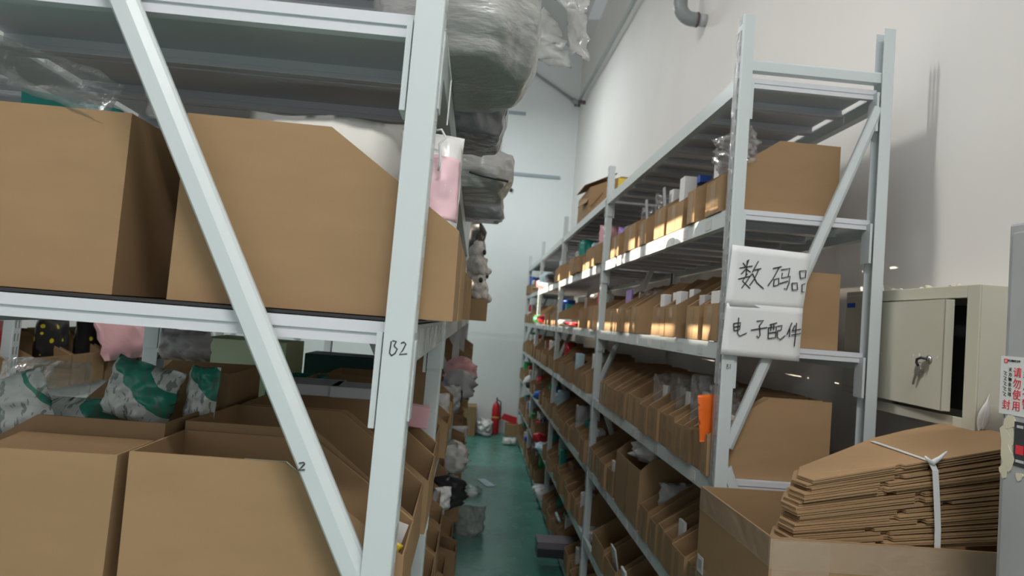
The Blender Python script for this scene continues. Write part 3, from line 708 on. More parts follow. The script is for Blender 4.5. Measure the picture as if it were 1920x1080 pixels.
rr = random.Random(5)
for n_, (k, y, w, h, c, ds) in enumerate(((3, 3.4, .13, .15, 'grey', 'grey pouch at the aisle edge before the white ones, fourth shelf'),
        (2, 4.75, .22, .22, 'white', 'white pouch lit at the aisle edge, third shelf of the left rack'), (2, 5.4, .25, .2, 'pink', 'pale pink pouch at the aisle edge, third shelf of the left rack'),
        (1, 4.3, .35, .2, 'black', 'black pouch on the upper shelf far along the left rack'), (1, 5.2, .4, .22, 'grey', 'grey pouch on the upper shelf far along the left rack'), (1, 6.6, .4, .2, 'white', 'white pouch on the upper shelf at the far end of the left rack'),
        (2, 4.25, .16, .15, 'silver', 'silvery pouch at the aisle edge right after the plush toys'), (2, 6.3, .2, .2, 'white', 'white pouch at the aisle edge, third shelf, beyond the pale pink one'),
        (3, 3.68, .10, .2, 'pink', 'thin pink pouch at the aisle edge, fourth shelf of the left rack'), (4, 2.95, .07, .14, 'black', 'thin black pouch at the aisle edge, fifth shelf of the left rack'),
        (4, 3.62, .15, .16, 'white', 'white pouch at the aisle edge, fifth shelf of the left rack'), (5, 2.5, .2, .2, 'grey', 'grey pouch at the aisle edge, sixth shelf of the left rack'))):
    pouch(ds, (XL1+.02, y, ZK[k]+.012), w, h, .13, 140+n_, pmat(c), rz=math.pi/2+.2, crumple=.5)
# contents of the tall right rack ----------------------------------------------
def fill(label, bay, k, i, kind, w, h, t, c, dx=.06, lift=.02, ry=0, rx=0, rz=0, seed=0, **kw):
    if (bay, k, i) not in BINS: return
    y0, y1, hf, hb = BINS[bay, k, i]; w = min(w, (y1-y0-.014)*.82) if lift < .1 else w; p = Vector((XF+dx, (y0+y1)/2, ZK[k]+lift))
    if kind == 'pouch':
        # flat packs stand across the narrow bin, their broad faces along the aisle
        if lift < .15: w = max(w, .10); t = min(t, (y1-y0-.012)*.55); p.x += w*.35
        return pouch(label, p, w, h, t, seed+bay*9+k*5+i, pmat(c), rz=rz+(math.pi/2 if lift >= .15 else 0), rx=rx, ry=ry, crumple=kw.pop('crumple', .3), **kw)
    return carton(label, p, t, w, h, bmat(c), rz=rz, rx=rx, ry=ry, **kw)
fill('crumpled clear bag on the bin next to the signed end post', 0, 1, 0, 'pouch', .18, .13, .10, 'clear', .07, .15, seed=1, crumple=.8, n=20)
fill('white carton in the bin, third from the signed post on its upper shelf', 0, 1, 2, 'box', .06, .20, .05, 'white', .05, .02)
fill('taller white carton behind the third bin from the signed post', 0, 1, 1, 'box', .05, .20, .04, 'white', .10, .03)
q = at(1318, 345, X=.90); carton('blue topped carton between the clear bag and white cartons', q, .05, .07, .03, bmat('blue'))
fill('white carton beside the taller ones on the upper shelf', 0, 1, 3, 'box', .06, .19, .04, 'white', .06, .02, rx=.05)
fill('grey hang tag card in the fourth bin of the upper shelf', 0, 1, 3, 'box', .035, .20, .003, 'grey', .03, .02, ry=-.1, name='hang_tag', cat='tag', bev=0)
fill('grey hang tag card in the fifth bin of the upper shelf', 0, 1, 4, 'box', .035, .20, .003, 'grey', .03, .02, ry=-.1, name='hang_tag', cat='tag', bev=0)
fill('clear crinkled bag rising from the fifth bin of the upper shelf', 0, 1, 4, 'pouch', .14, .20, .05, 'clear', .07, .06, seed=2, crumple=.7, n=16)
fill('clear crinkled bag rising from the sixth bin of the upper shelf', 0, 1, 5, 'pouch', .14, .17, .05, 'clear', .07, .06, seed=3, crumple=.7, n=16)
fill('pale carton in the seventh bin of the upper shelf', 0, 1, 6, 'box', .09, .17, .05, 'grey', .08, .01)
fill('purple pouch lying over the seventh bin of the upper shelf', 0, 1, 6, 'pouch', .10, .17, .02, 'purple', .03, .005, seed=4)
for i, (dx, hh) in enumerate(((.03, .155), (.05, .15), (.035, .17), (.03, .165))):
    fill('white card pack in the %s bin from the signed post, middle shelf' % ORD[i], 0, 2, i, 'box', .055 if i else .08, hh, .03, 'white' if i != 1 else 'silver', dx, .008, name='card_pack', cat='card pack')
    fill('second white card pack behind, %s bin from the signed post, middle shelf' % ORD[i], 0, 2, i, 'box', .05, hh+.012, .03, 'white', dx+.05, .008, name='card_pack', cat='card pack')
for i in (4, 5, 6): fill('clear blister box behind the %s bin of the middle shelf' % ORD[i], 0, 2, i, 'pouch', .07, .21, .03, 'clear', .10, .01, seed=8, crumple=.1)
fill('purple folder standing in the eighth bin of the middle shelf', 0, 2, 7, 'box', .13, .23, .01, 'purple', .10, .008, name='folder', cat='folder')
q = YR[0]+.06; carton('cream card box at the back of the middle shelf, above the bins', (XF+.12, 2.12, ZK[2]+.012), .05, .08, .24, bmat('white'))
for i, (c, w, h, dx) in enumerate((('white', .09, .2, .04), ('white', .11, .27, .05), ('grey', .13, .30, .05), ('white', .12, .30, .05), ('grey', .1, .24, .08), ('white', .1, .25, .06), ('grey', .11, .26, .08), ('white', .11, .24, .05))):
    po = fill('see-through pouch of pale goods, %s bin from the signed post, shelf under the signs' % ORD[i], 0, 3, i, 'pouch', w, h*.62, .03, 'clear', dx, .105, seed=20+i, crumple=.5, n=14)
    if po: MB().box(-.005, .006, -w*.30, w*.30, .004, h*.42, Matrix.Translation(po.location)).build('card', bmat(c), po)
pouch('orange plastic pouch standing at the signed end post', (.768, 2.065, ZK[3]+.105), .085, .145, .012, 31, pmat('orange'), rz=.15, ry=-.12, crumple=.10)
fill('white crumpled plastic bag over the tall leaning bin', 0, 4, 6, 'pouch', .24, .10, .14, 'white', .12, .245, seed=33, crumple=.8, n=18)
fill('white plastic bag slumped beside the tall leaning bin', 0, 4, 5, 'pouch', .16, .12, .10, 'silver', .09, .11, seed=34, crumple=.7, n=16)
fill('grey white card in the first narrow bin near the big carton', 0, 4, 2, 'box', .06, .16, .01, 'white', .05, .02, name='card', cat='card', bev=0)
fill('pale card sheet in the bin beside the tall leaning bin', 0, 4, 7, 'box', .04, .15, .01, 'white', .02, .02, name='card', cat='card', bev=0)
fill('white card leaning in a lower bin behind the big carton', 0, 5, 3, 'box', .08, .17, .01, 'white', .04, .02, ry=-.2, name='card', cat='card', bev=0)
fill('white paper sheet leaning in the next lower bin', 0, 5, 4, 'box', .1, .18, .006, 'white', .05, .02, ry=-.2, name='card', cat='card', bev=0)
cols = ['white', 'clear', 'grey', 'pink', 'black', 'blue', 'green', 'red', 'pale blue', 'clear', 'brown', 'white', 'silver', 'teal']
rr = random.Random(77)
for key in sorted(BINS):
    bay, k, i = key
    if bay == 0: continue
    p_ = .62 if bay > 1 else .5
    if rr.random() > p_: continue
    y0, y1, hf, hb = BINS[key]; c = rr.choice(cols); w = (y1-y0)*.72
    if rr.random() < .6:
        fill('%s pouch in the %s bin, %s, %s of the right rack' % (c, ORD[i], SH[k], BAY[bay]), bay, k, i, 'pouch', w, rr.uniform(.16, .27), .05, c, rr.uniform(.03, .09), .02, seed=rr.randint(1, 99), crumple=.5, n=9)
    else:
        fill('%s carton in the %s bin, %s, %s of the right rack' % (c if c != 'clear' else 'white', ORD[i], SH[k], BAY[bay]), bay, k, i, 'box', w*.9, rr.uniform(.15, .25), .05, c if c != 'clear' else 'white', rr.uniform(.03, .1), .012, rx=rr.uniform(-.05, .05))
# loose goods at the far end, pushed out over the aisle
for n_, (k, ya_, yb_, ds, p, w, h, c) in enumerate(GOODS): pouch(ds, p, w, h, .13, 80+n_, pmat(c), rz=math.pi/2, crumple=.4)
# open torn carton on the top deck
oc = thing('open_carton', 'torn open carton with flaps on the top deck of the tall right rack', 'carton', (.94, 5.1, ZK[0]))
m = bin_mesh(.76, 1, 4.80, 5.36, ZK[0]+.003, .30, .30, .20, .22, random.Random(5)); b = m.build('body', CARD, oc); b.modifiers.new('board', 'SOLIDIFY').thickness = .004
for (p, w_, l_, ry_, rz_, c) in (((.765, 4.98, ZK[0]+.16), .14, .26, -1.1, .1, CARD), ((.84, 5.02, ZK[0]+.275), .26, .40, -.45, .0, CARD), ((.81, 4.80, ZK[0]+.12), .14, .02, -.9, .1, CARD)):
    MB().box(-w_/2, w_/2, -l_/2, l_/2, 0, .004, xf_(p, rz=rz_, ry=ry_)).build('flap', c, oc)
MB().box(.96, 1.055, 4.792, 4.797, ZK[0]+.06, ZK[0]+.29).build('yellow_print', pmat('yellow'), oc)

# two handwritten signs taped to the end post
def sheet_sign(label, corners, Y, lines, lift):
    t = thing('paper_sign', label, 'sign', corners[0])
    n, m_ = 10, 8; vs, fs = [], []
    for s in (0, .0008):
        for i in range(n+1):
            for k in range(m_+1):
                u, v = i/n, k/m_
                p = corners[0].lerp(corners[1], u).lerp(corners[3].lerp(corners[2], u), v)
                p = p+Vector((0, s+noise.noise(Vector((u*2, v*2, lift*99)))*.003+.003*u*u-.0032, 0)); vs.append(p)
    w = m_+1; N = (n+1)*w
    for i in range(n):
        for k in range(m_):
            a = i*w+k; fs += [(a, a+1, a+w+1, a+w), (N+a, N+a+w, N+a+w+1, N+a+1)]
    for i in range(n):
        for k in (0, m_): a = i*w+k; fs.append((a, a+w, N+a+w, N+a))
    for k in range(m_):
        for i in (0, n): a = i*w+k; fs.append((a, a+1, N+a+1, N+a))
    MB().add(vs, fs).build('sheet', PAPER, t, smooth=True)
    strokes('handwriting', lines, crop(1280, 420, 3.6, Y-.0062), .00165, INK, t)
    return t
Y1 = YR[0]-.012
sheet_sign('white paper sign with two and a half big handwritten characters, the upper one', [at(1373, 459, Y=Y1), at(1521, 476, Y=Y1), at(1505, 582, Y=Y1), at(1358, 574, Y=Y1)], Y1,
    [[(408, 262), (425, 285)], [(447, 240), (432, 285)], [(385, 297), (472, 283)], [(437, 245), (428, 345)], [(430, 300), (395, 337)], [(433, 305), (458, 325)],
     [(437, 335), (405, 385), (455, 435)], [(468, 335), (430, 390), (398, 433)], [(376, 372), (462, 350)],
     [(512, 250), (470, 325)], [(480, 312), (530, 300)], [(515, 305), (485, 370), (452, 415)], [(472, 335), (500, 395), (547, 437)],
     [(610, 300), (668, 288)], [(652, 293), (610, 370), (575, 417)], [(618, 375), (614, 420)], [(618, 375), (650, 365), (648, 410), (614, 420)],
     [(665, 310), (724, 299), (712, 355)], [(674, 330), (668, 365), (726, 352), (718, 400), (702, 442), (685, 435)], [(655, 402), (712, 385)],
     [(790, 318), (795, 367)], [(790, 318), (833, 314), (828, 362), (795, 367)], [(738, 400), (741, 447)], [(738, 400), (773, 397), (776, 443), (741, 447)], [(826, 404), (806, 409), (806, 461), (820, 458)]], .3)
sheet_sign('white paper sign with four handwritten characters, the lower one', [at(1362, 568, Y=Y1-.001), at(1506, 578, Y=Y1-.001), at(1498, 678, Y=Y1-.001), at(1350, 664, Y=Y1-.001)], Y1-.001,
    [[(344, 672), (347, 720)], [(344, 672), (391, 664), (385, 712), (347, 720)], [(346, 696), (388, 688)], [(379, 632), (371, 738), (385, 756), (432, 736)],
     [(500, 656), (546, 650), (518, 685)], [(518, 685), (523, 750), (511, 768), (499, 755)], [(462, 716), (572, 698)],
     [(588, 680), (637, 667)], [(580, 700), (577, 773)], [(580, 700), (633, 692), (628, 766), (577, 773)], [(599, 680), (594, 722)], [(616, 678), (614, 715)], [(581, 737), (628, 729)],
     [(640, 690), (671, 684), (665, 715), (641, 720)], [(641, 720), (639, 765), (658, 781), (692, 753)],
     [(738, 666), (704, 747)], [(724, 700), (721, 762)], [(757, 684), (741, 722)], [(737, 722), (797, 710)], [(769, 668), (754, 826)], [(734, 750), (798, 738)]], .7)

# big carton with the bundle of flattened boxes --------------------------------
def closed_carton(name, label, x0, x1, y0, y1, z0, z1, m=CARD):
    t = thing(name, label, 'carton', ((x0+x1)/2, (y0+y1)/2, z0)); MB().box(x0, x1, y0, y1, z0, z1).build('body', m, t, bevel=.004); return t
t = closed_carton('carton', 'closed carton on the floor under the big open carton', .67, 1.31, 1.41, 1.83, 0, .62)
MB().box(.9, .95, 1.409, 1.4095, .05, .6).build('tape', TAPE, t)
bc = thing('open_carton', 'big open carton holding the tied bundle of flattened boxes', 'carton', (.92, 1.62, .622))
m = MB(); x0, x1, y0, y1, z0, z1 = .66, 1.325, 1.402, 1.836, .623, 1.337
tp = lambda x, y, dz=0: Vector((x, y, z1+dz))
n = 6
vs = [Vector((x0, y0, z0)), Vector((x1, y0, z0)), Vector((x1, y1, z0)), Vector((x0, y1, z0)), tp(x0, y0), tp(x1, y0, -.004), tp(x1, y1, .003), tp(x0, y1, -.002)]
m.add(vs, [(3, 2, 1, 0), (0, 1, 5, 4), (1, 2, 6, 5), (2, 3, 7, 6), (3, 0, 4, 7)])
b = m.build('body', CARD, bc); sd = b.modifiers.new('board', 'SOLIDIFY'); sd.thickness = .006; sd.offset = -1
FILM = plastic('wide_clear_tape', (.66, .52, .38), .28, .1, 30, .5)
for (ya, yb, za, zb) in ((y0+.002, y1, 1.275, 1.336), (y0+.002, y1, 1.06, 1.13)):
    MB().box(x0-.0014, x0-.0003, ya, yb, za, zb).build('tape', FILM, bc)
for (za, zb, xa, xb) in ((1.27, 1.333, x0, x1), (1.14, 1.21, x0+.12, x1)):
    MB().box(xa, xb, y0-.0014, y0-.0003, za, zb).build('tape', FILM, bc)
MB().box(x0+.005, x0+.13, y0-.0022, y0-.0015, z0, 1.33).build('tape', FILM, bc)
q = at(1314, 1058, X=x0); MB().box(x0-.0024, x0-.0015, q.y-.022, q.y+.022, q.z-.022, q.z+.022).build('label', LAB[0], bc)
MB().box(x0-.003, x0-.0024, q.y-.014, q.y+.014, q.z-.012, q.z+.014).build('printed_code', bmat('grey'), bc)
# the bundle
bd = thing('box_bundle', 'bundle of flattened brown boxes tied with white strap in the big carton', 'box bundle', (.95, 1.62, 1.2))
rr = random.Random(12); NS = 17
def lay(f, x, y): return 1.30+.141*f+(.10+.13*f)*(x-.777)+.02*(y-1.46)
for i in range(NS):
    f = i/(NS-1)
    sx_ = -.066*(1-f)**.8+rr.uniform(-.012, .010)*(f < 1); sy_ = -.030*(1-f)+rr.uniform(-.006, .006)*(f < 1); c1 = 1.03+rr.uniform(-.09, .09)
    pl = [(.777, 1.462), (c1-.006, 1.462), (c1, 1.472), (c1+.010, 1.472), (c1+.014, 1.458), (1.300-sx_, 1.458), (1.300-sx_, 1.735), (1.16, 1.728), (1.06, 1.70), (.80, 1.57), (.768, 1.515)]
    pl = [(x+sx_, y+sy_+(x-.777)*rr.uniform(-.01, .01)) for x, y in pl]
    mb = MB(); w1 = [rr.uniform(0, .0016) for _ in pl]; w2 = [rr.uniform(0, .0012) for _ in pl]
    for a, hh, ww in ((0, .0030, w2), (.0042, .0034, w1)):
        mb.prism(list(range(len(pl))), None, None) if False else mb.add(
            [Vector((*pl[q], lay(f, *pl[q])+a+ww[q])) for q in range(len(pl))]+[Vector((pl[q][0], pl[q][1], lay(f, *pl[q])+a+ww[q]+hh)) for q in range(len(pl))],
            [tuple(range(len(pl)))[::-1], tuple(range(len(pl), 2*len(pl)))]+[(q, (q+1) % len(pl), len(pl)+(q+1) % len(pl), len(pl)+q) for q in range(len(pl))])
    mb.build('flattened_box', CARD, bd)
xs = 1.038; tz = lambda x, y: lay(1, x, y)+.0095
SP = [Vector((xs-.002, 1.668, tz(xs-.002, 1.668))), Vector((xs-.001, 1.57, tz(xs-.001, 1.57))), Vector((xs, 1.452, tz(xs, 1.452))), Vector((xs+.003, 1.440, tz(xs, 1.45)-.018)), Vector((xs+.002, 1.428, 1.42)), Vector((xs+.001, 1.421, 1.37)), Vector((xs-.001, 1.417, 1.33)), Vector((xs-.002, 1.416, 1.27))]
vs, fs = [], []
for i, p in enumerate(SP):
    up = Vector((0, 0, .002)) if i < 2 else Vector((0, -.002, .001))
    for s in (-.0065, .0065): vs += [p+Vector((s, 0, 0)), p+Vector((s, 0, 0))+up]
for i in range(len(SP)-1):
    a = i*4; fs += [(a, a+1, a+5, a+4), (a+1, a+3, a+7, a+5), (a+3, a+2, a+6, a+7), (a+2, a, a+4, a+6)]
fs += [(0, 2, 3, 1), (len(SP)*4-4, len(SP)*4-3, len(SP)*4-1, len(SP)*4-2)]
st = MB().add(vs, fs).build('strap', STRAP, bd)
k0 = SP[2]+Vector((0, -.006, -.002))
MB().tube([k0+Vector((.03, -.004, .028)), k0+Vector((.014, -.003, .012)), k0, k0+Vector((-.012, -.003, .006)), k0+Vector((-.02, -.004, .014))], [.002, .0045, .007, .0045, .002], 8).build('knot', STRAP, st, smooth=True)

# electrical box on the white wall ---------------------------------------------
eb = thing('electrical_box', 'beige metal electrical box with keys in its door, on the white wall', 'electrical box', (XW, 1.86, 1.56))
xe, ya, yb, za, zb = 1.268, 1.62, 2.09, 1.562, 1.936
m = MB()
m.box(xe+.004, XW-.001, ya, ya+.004, za, zb).box(xe+.004, XW-.001, yb-.004, yb, za, zb).box(xe+.004, XW-.001, ya+.0041, yb-.0041, zb-.004, zb).box(xe+.004, XW-.001, ya+.0041, yb-.0041, za, za+.004).box(XW-.006, XW-.001, ya+.0041, yb-.0041, za+.0041, zb-.0041)
# front frame round the door opening
m.box(xe, xe+.0039, ya, ya+.045, za, zb).box(xe, xe+.0039, yb-.02, yb, za, zb).box(xe, xe+.0039, ya+.0451, yb-.0201, zb-.034, zb).box(xe, xe+.0039, ya+.0451, yb-.0201, za, za+.03)
m.box(xe+.0042, xe+.02, ya+.045, ya+.049, za+.031, zb-.035)
m.build('body', BEIGE, eb, bevel=.002)
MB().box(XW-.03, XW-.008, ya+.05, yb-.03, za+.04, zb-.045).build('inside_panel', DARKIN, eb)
# door, ajar on its far hinge
dT = Matrix.Translation((xe-.002, 2.075, 0)) @ Matrix.Rotation(math.radians(-4), 4, 'Z')
dw, d0, d1 = .375, 1.602, 1.898
mb = MB().box(-.004, 0, -dw, 0, d0, d1, dT).box(-.004, .022, -dw, -dw+.004, d0, d1, dT).box(-.004, .016, -dw, 0, d1-.003, d1, dT).box(-.004, .016, -dw, 0, d0, d0+.003, dT)
dr = mb.build('door', BEIGE, eb, bevel=.0015)
lk_ = Vector((-.004, -dw+.055, 1.735))
mb = MB().lathe(lk_, [(.011, 0), (.011, -.004), (.008, -.007), (.002, -.008)], 18, 'X'); mb.v = [dT @ v for v in mb.v]
lo = mb.build('lock', CHROME, dr, smooth=True)
def key(name, a, b, wd, parent):
    """flat key hanging from a to b"""
    a, b = dT @ Vector(a), dT @ Vector(b); d = (b-a); n_ = Vector((1, 0, 0)); s_ = d.cross(n_).normalized()
    sec = [(-.3, -.02), (-1, .12), (-1, .38), (-.45, .5), (-.4, .95), (0, 1), (.35, .93), (.3, .85), (.42, .78), (.3, .7), (.42, .62), (.45, .5), (1, .38), (1, .12), (.3, -.02)]
    f_ = lambda u, v: a+d*v+s_*u*wd
    return MB().prism(sec, f_, lambda u, v: f_(u, v)-n_*.0018).build(name, BRASS, parent)
MB().tube([dT @ Vector(p) for p in ((-.010, -dw+.055, 1.735), (-.016, -dw+.075, 1.737), (-.017, -dw+.092, 1.732), (-.016, -dw+.095, 1.722), (-.015, -dw+.088, 1.715))], .0035, 8).build('key_fob', BLACK, lo, smooth=True)
key('key', (-.012, -dw+.088, 1.716), (-.012, -dw+.112, 1.660), .011, lo)
key('key', (-.010, -dw+.078, 1.716), (-.010, -dw+.085, 1.690), .010, lo)
key('key', (-.010, -dw+.060, 1.726), (-.009, -dw+.068, 1.695), .006, lo)
MB().tube([dT @ Vector((-.012, -dw+.088+.008*math.cos(t), 1.716+.008*math.sin(t))) for t in [k*.7 for k in range(10)]], .001, 6).build('key_ring', CHROME, lo, smooth=True)
MB().box(-.0048, -.0038, -.05, -.012, d0+.008, d0+.048, dT).build('rating_label', BLACK, dr)
MB().box(-.0056, -.0047, -.045, -.017, d0+.014, d0+.020, dT).box(-.0056, -.0047, -.040, -.030, d0+.026, d0+.034, dT).box(-.0056, -.0047, -.026, -.017, d0+.026, d0+.034, dT).build('rating_print', LAB[1], dr)
for a_, b_ in ((.10, .006), (.13, .004), (.30, .003), (.02, .004)):
    MB().box(-.0046, -.0039, -dw+a_, -dw+a_+b_, 1.735+b_, 1.735+b_*2.4, dT).build('paint_chip', LAB[0], dr)
# dirt on top, feather stuck to its side
rr = random.Random(4)
for i in range(11):
    y = rr.uniform(ya+.03, yb-.05); x = rr.uniform(xe+.008, xe+.05); s_ = rr.uniform(.004, .011)
    bm = bmesh.new(); bmesh.ops.create_icosphere(bm, subdivisions=2, radius=s_)
    for v in bm.verts: v.co *= 1+.5*noise.noise(v.co*190+Vector((i, 0, 0))); v.co.z *= .5
    me = bpy.data.meshes.new('plaster_crumb'); bm.to_mesh(me); bm.free(); me.materials.append(CREAM)
    o = link(bpy.data.objects.new('plaster_crumb', me)); o.location = (x, y, zb+s_*.3)
    tag(o, 'plaster crumb lying on top of the beige electrical box', 'crumb', 'plaster crumbs on the electrical box')
ft = []
for i in range(9):
    t = i/8; ft.append((at(1838+14*t, 800-62*t, Y=ya-.003), .016*math.sin(math.pi*min(1, t*.9+.12))))
vs, fs = [], []
for p, w_ in ft:
    for s_ in (-1, -.4, .4, 1):
        vs.append(p+Vector((s_*w_, -.002-.003*(1-abs(s_)), -abs(s_)*.012)))
nv = len(vs); vs += [v+Vector((0, .0012, 0)) for v in vs]
for i in range(8):
    for k in range(3): a = i*4+k; fs += [(a, a+1, a+5, a+4), (nv+a, nv+a+4, nv+a+5, nv+a+1)]
    for k in (0, 3): a = i*4+k; fs.append((a, a+4, nv+a+4, nv+a))
fe = thing('feather', 'white feather stuck to the shaded side of the electrical box', 'feather', ft[0][0])
MB().add(vs, fs).build('vane', bump(mat('white_feather', (.66, .66, .64), .8), 200, .6), fe, smooth=True)
MB().tube([p+Vector((0, -.0055, 0)) for p, w_ in ft], .0008, 6).build('quill', LAB[0], fe)
e2 = thing('electrical_box', 'second beige electrical box glimpsed behind the rear post of the tall rack', 'electrical box', (XW, 2.3, 1.6))
MB().box(1.275, XW-.001, 2.115, 2.245, 1.60, 1.94).build('body', BEIGE, e2, bevel=.003)
MB().box(1.268, 1.275, 2.125, 2.232, 1.62, 1.925).build('door', BEIGE, e2, bevel=.002)
MB().box(1.2668, 1.268, 2.175, 2.222, 1.885, 1.900).build('blue_label', bmat('blue'), e2)

# grey hydrant cabinet at the edge of the picture --------------------------------
hc = thing('hydrant_cabinet', 'grey metal fire hydrant cabinet with red printed seal, by the big carton', 'hydrant cabinet', (1.19, .95, 0))
hx, hy0, hy1 = 1.004, .58, 1.222
hz = at(1887, 420, X=hx).z
MB().box(hx+.004, XW-.002, hy0, hy1, 0, hz).build('body', CABGREY, hc, bevel=.006)
MB().box(hx-.002, hx+.004, hy0+.02, hy1-.016, .05, hz-.02).build('door', CABGREY, hc, bevel=.002)
def text(s_, loc, size, mt, name, parent, extr=.0003):
    cu = bpy.data.curves.new(name, 'FONT'); cu.body = s_; cu.size = size; cu.extrude = extr; cu.align_x = 'CENTER'; cu.align_y = 'CENTER'
    o = bpy.data.objects.new(name, cu); C.objects.link(o); bpy.context.view_layer.update()
    me = bpy.data.meshes.new_from_object(o.evaluated_get(bpy.context.evaluated_depsgraph_get())); C.objects.unlink(o); bpy.data.objects.remove(o)
    me.materials.clear(); me.materials.append(mt); q = link(bpy.data.objects.new(name, me))
    me.transform(Matrix.Rotation(-math.pi/2, 4, 'Z') @ Matrix.Rotation(math.pi/2, 4, 'X'))
    q.location = Vector(loc)-root_loc(parent); q.parent = parent; return q
xs_ = hx-.0025
c0 = at(1878, 667, X=xs_); y0_, sz = c0.y, c0.z
def tag_box(m, a0, a1, b0, b1, d0, d1):
    """a: along the cabinet towards the viewer, b: downwards from the seal's top, d: off the door"""
    return m.box(xs_-d1, xs_-d0, y0_-a1, y0_-a0, sz-b1, sz-b0)
stk = tag_box(MB(), 0, .105, 0, .108, 0, .0007).build('paper_seal', LAB[0], hc)
tx = lambda s_, a, b, size, mt, nm='printed_text': text(s_, Vector((xs_-.0012, y0_-a, sz-b)), size, mt, nm, stk)
for i, ch in enumerate('请勿使用'): tx(ch, .040, .030+i*.0205, .0195, REDINK)
for i, ch in enumerate('非火警'): tx(ch, .062, .034+i*.026, .0195, REDINK)
tx('封', .017, .0915, .0195, REDINK); tx('封', .088, .0915, .0195, REDINK)
for i, ch in enumerate('天力物业公司'): tx(ch, .0235, .025+i*.0092, .0082, INK)
m = tag_box(MB(), .008, .016, .005, .013, .0007, .0013); m.build('logo', REDINK, stk)
tag_box(tag_box(MB(), .0105, .0115, .007, .012, .0013, .0017), .013, .014, .0065, .0115, .0013, .0017).build('logo_stroke', LAB[0], stk)
tx('天力物业公司', .031, .0085, .0048, INK)
m = MB()
for i in range(5):
    a = Vector((xs_-.0012, y0_-.008, sz-.028-i*.0098)); m.tube([a, a+Vector((0, -.007, -.002)), a+Vector((0, -.002, -.006)), a+Vector((0, -.008, -.007))], .0005, 5)
m.build('scribble', INK, stk)
dp = tag_box(MB(), .038, .14, .118, .198, 0, .001).build('warning_plate', mat('dark_plate', (.05, .05, .055), .4), hc)
tag_box(MB(), .043, .060, .160, .176, .001, .0016).build('red_square', REDINK, dp)
tag_box(MB(), .044, .058, .124, .129, .001, .0016).build('plate_title', LAB[1], dp); tag_box(MB(), .044, .062, .186, .191, .001, .0016).build('plate_footer', LAB[1], dp)
rr = random.Random(9)
for i, (px, py, w_, h_) in enumerate(((1890, 815, 13, 36), (1886, 845, 12, 34), (1894, 790, 11, 16), (1882, 880, 9, 14), (1911, 893, 8, 8), (1893, 862, 8, 22))):
    pts = []
    for k in range(11):
        t = 2*math.pi*k/11; r_ = 1+rr.uniform(-.3, .3); q = at(px+w_*r_*math.cos(t), py+h_*r_*math.sin(t), X=xs_); pts.append((min(q.y, hy1-.001), q.z))
    MB().prism(pts, lambda a, b: Vector((xs_-.0003-.0002*i, a, b)), lambda a, b: Vector((hx+.004, a, b))).build('glue_residue', CREAM, hc)

# pipes -------------------------------------------------------------------------
pv = thing('drain_pipe', 'grey plastic drain pipe with elbow entering the white wall high up', 'pipe', (XW, 4.6, 3.9))
pa = at(1268, 50, X=1.25); r_ = .042
c_ = Vector((1.20, 4.32, 3.86))
MB().tube([c_+Vector((0, 0, .10)), c_+Vector((0, 0, 1.9))], r_*.94, 20).build('pipe', PVC, pv, smooth=True)
el = [c_+Vector((.09-.09*math.cos(t), 0, .09-.09*math.sin(t))) for t in [k*math.pi/16 for k in range(9)]]
MB().tube([c_+Vector((0, 0, .15))]+el+[c_+Vector((.115, 0, 0))], r_*1.12, 20).build('elbow', PVC, pv, smooth=True)
MB().tube([c_+Vector((0, 0, .148)), c_+Vector((0, 0, .158))], r_*1.16, 20).tube([c_+Vector((.113, 0, 0)), c_+Vector((.124, 0, 0))], r_*1.16, 20).build('seal_ring', RUST, pv, smooth=True)
MB().tube([c_+Vector((.12, 0, 0)), Vector((XW+.01, c_.y, c_.z))], r_*.98, 20).build('wall_stub', plastic('clear_sleeve', (.5, .52, .52), .8), pv, smooth=True)
wp_ = thing('conduit', 'grey conduit running along the top of the white wall', 'pipe', (1.3, 7, 5.1))
p0, p1 = at(1190, 0, X=1.30), at(1087, 188, X=1.30)
dd = (p0-p1).normalized()
MB().tube([p1, p0+dd*4], .022, 12).build('pipe', GALV, wp_, smooth=True)
MB().box(1.27, XW-.001, p1.y-.1, p1.y-.05, p1.z-.075, p1.z-.03).build('bracket', RUST, wp_)
gp = thing('conduit', 'grey conduit sloping up across the far wall under the roof', 'pipe', (1.2, YB, 5.2))
g0, g1 = at(1084, 194, Y=YB-.06), at(1018, 148, Y=YB-.06); gd = (g1-g0).normalized()
MB().tube([g0, g1+gd*3], .022, 12).build('pipe', GALV, gp, smooth=True)
MB().tube([g0-gd*.02, g0+gd*.10], .04, 12).build('coupling', GALV, gp, smooth=True)
MB().box(g0.x-.05, g0.x+.03, g0.y, YB-.001, g0.z-.03, g0.z+.02).build('bracket', RUST, gp)
# rails, string with pennant and hook on the far wall
RAIL = mat('blue_grey_rail', (.33, .40, .45), .5)
for (xa, xb, yy, ds) in ((955, 1050, 329, 'longer blue grey rail screwed across the far wall'), (943, 986, 212, 'shorter blue grey rail high on the far wall')):
    a, b = at(xa, yy-4 if xa > 950 else yy-1, Y=YB-.02), at(xb, yy+4 if xa > 950 else yy+1, Y=YB-.02)
    tag(MB().box(a.x, b.x, YB-.03, YB-.001, b.z-.025, b.z+.02).build('wall_rail', RAIL, None, org=(a.x, YB, a.z)), ds, 'rail')
a, b = at(941, 215, Y=YB-.05), at(935, 318, Y=YB-.05)
pn = thing('pennant', 'small red pennant on a cord hanging down the far wall', 'pennant', a)
MB().tube([a, b], .010, 8).build('cord', GALV, pn)
P = [at(930, 216, Y=YB-.06), at(936, 220, Y=YB-.06), at(946, 238, Y=YB-.06), at(930, 228, Y=YB-.06)]
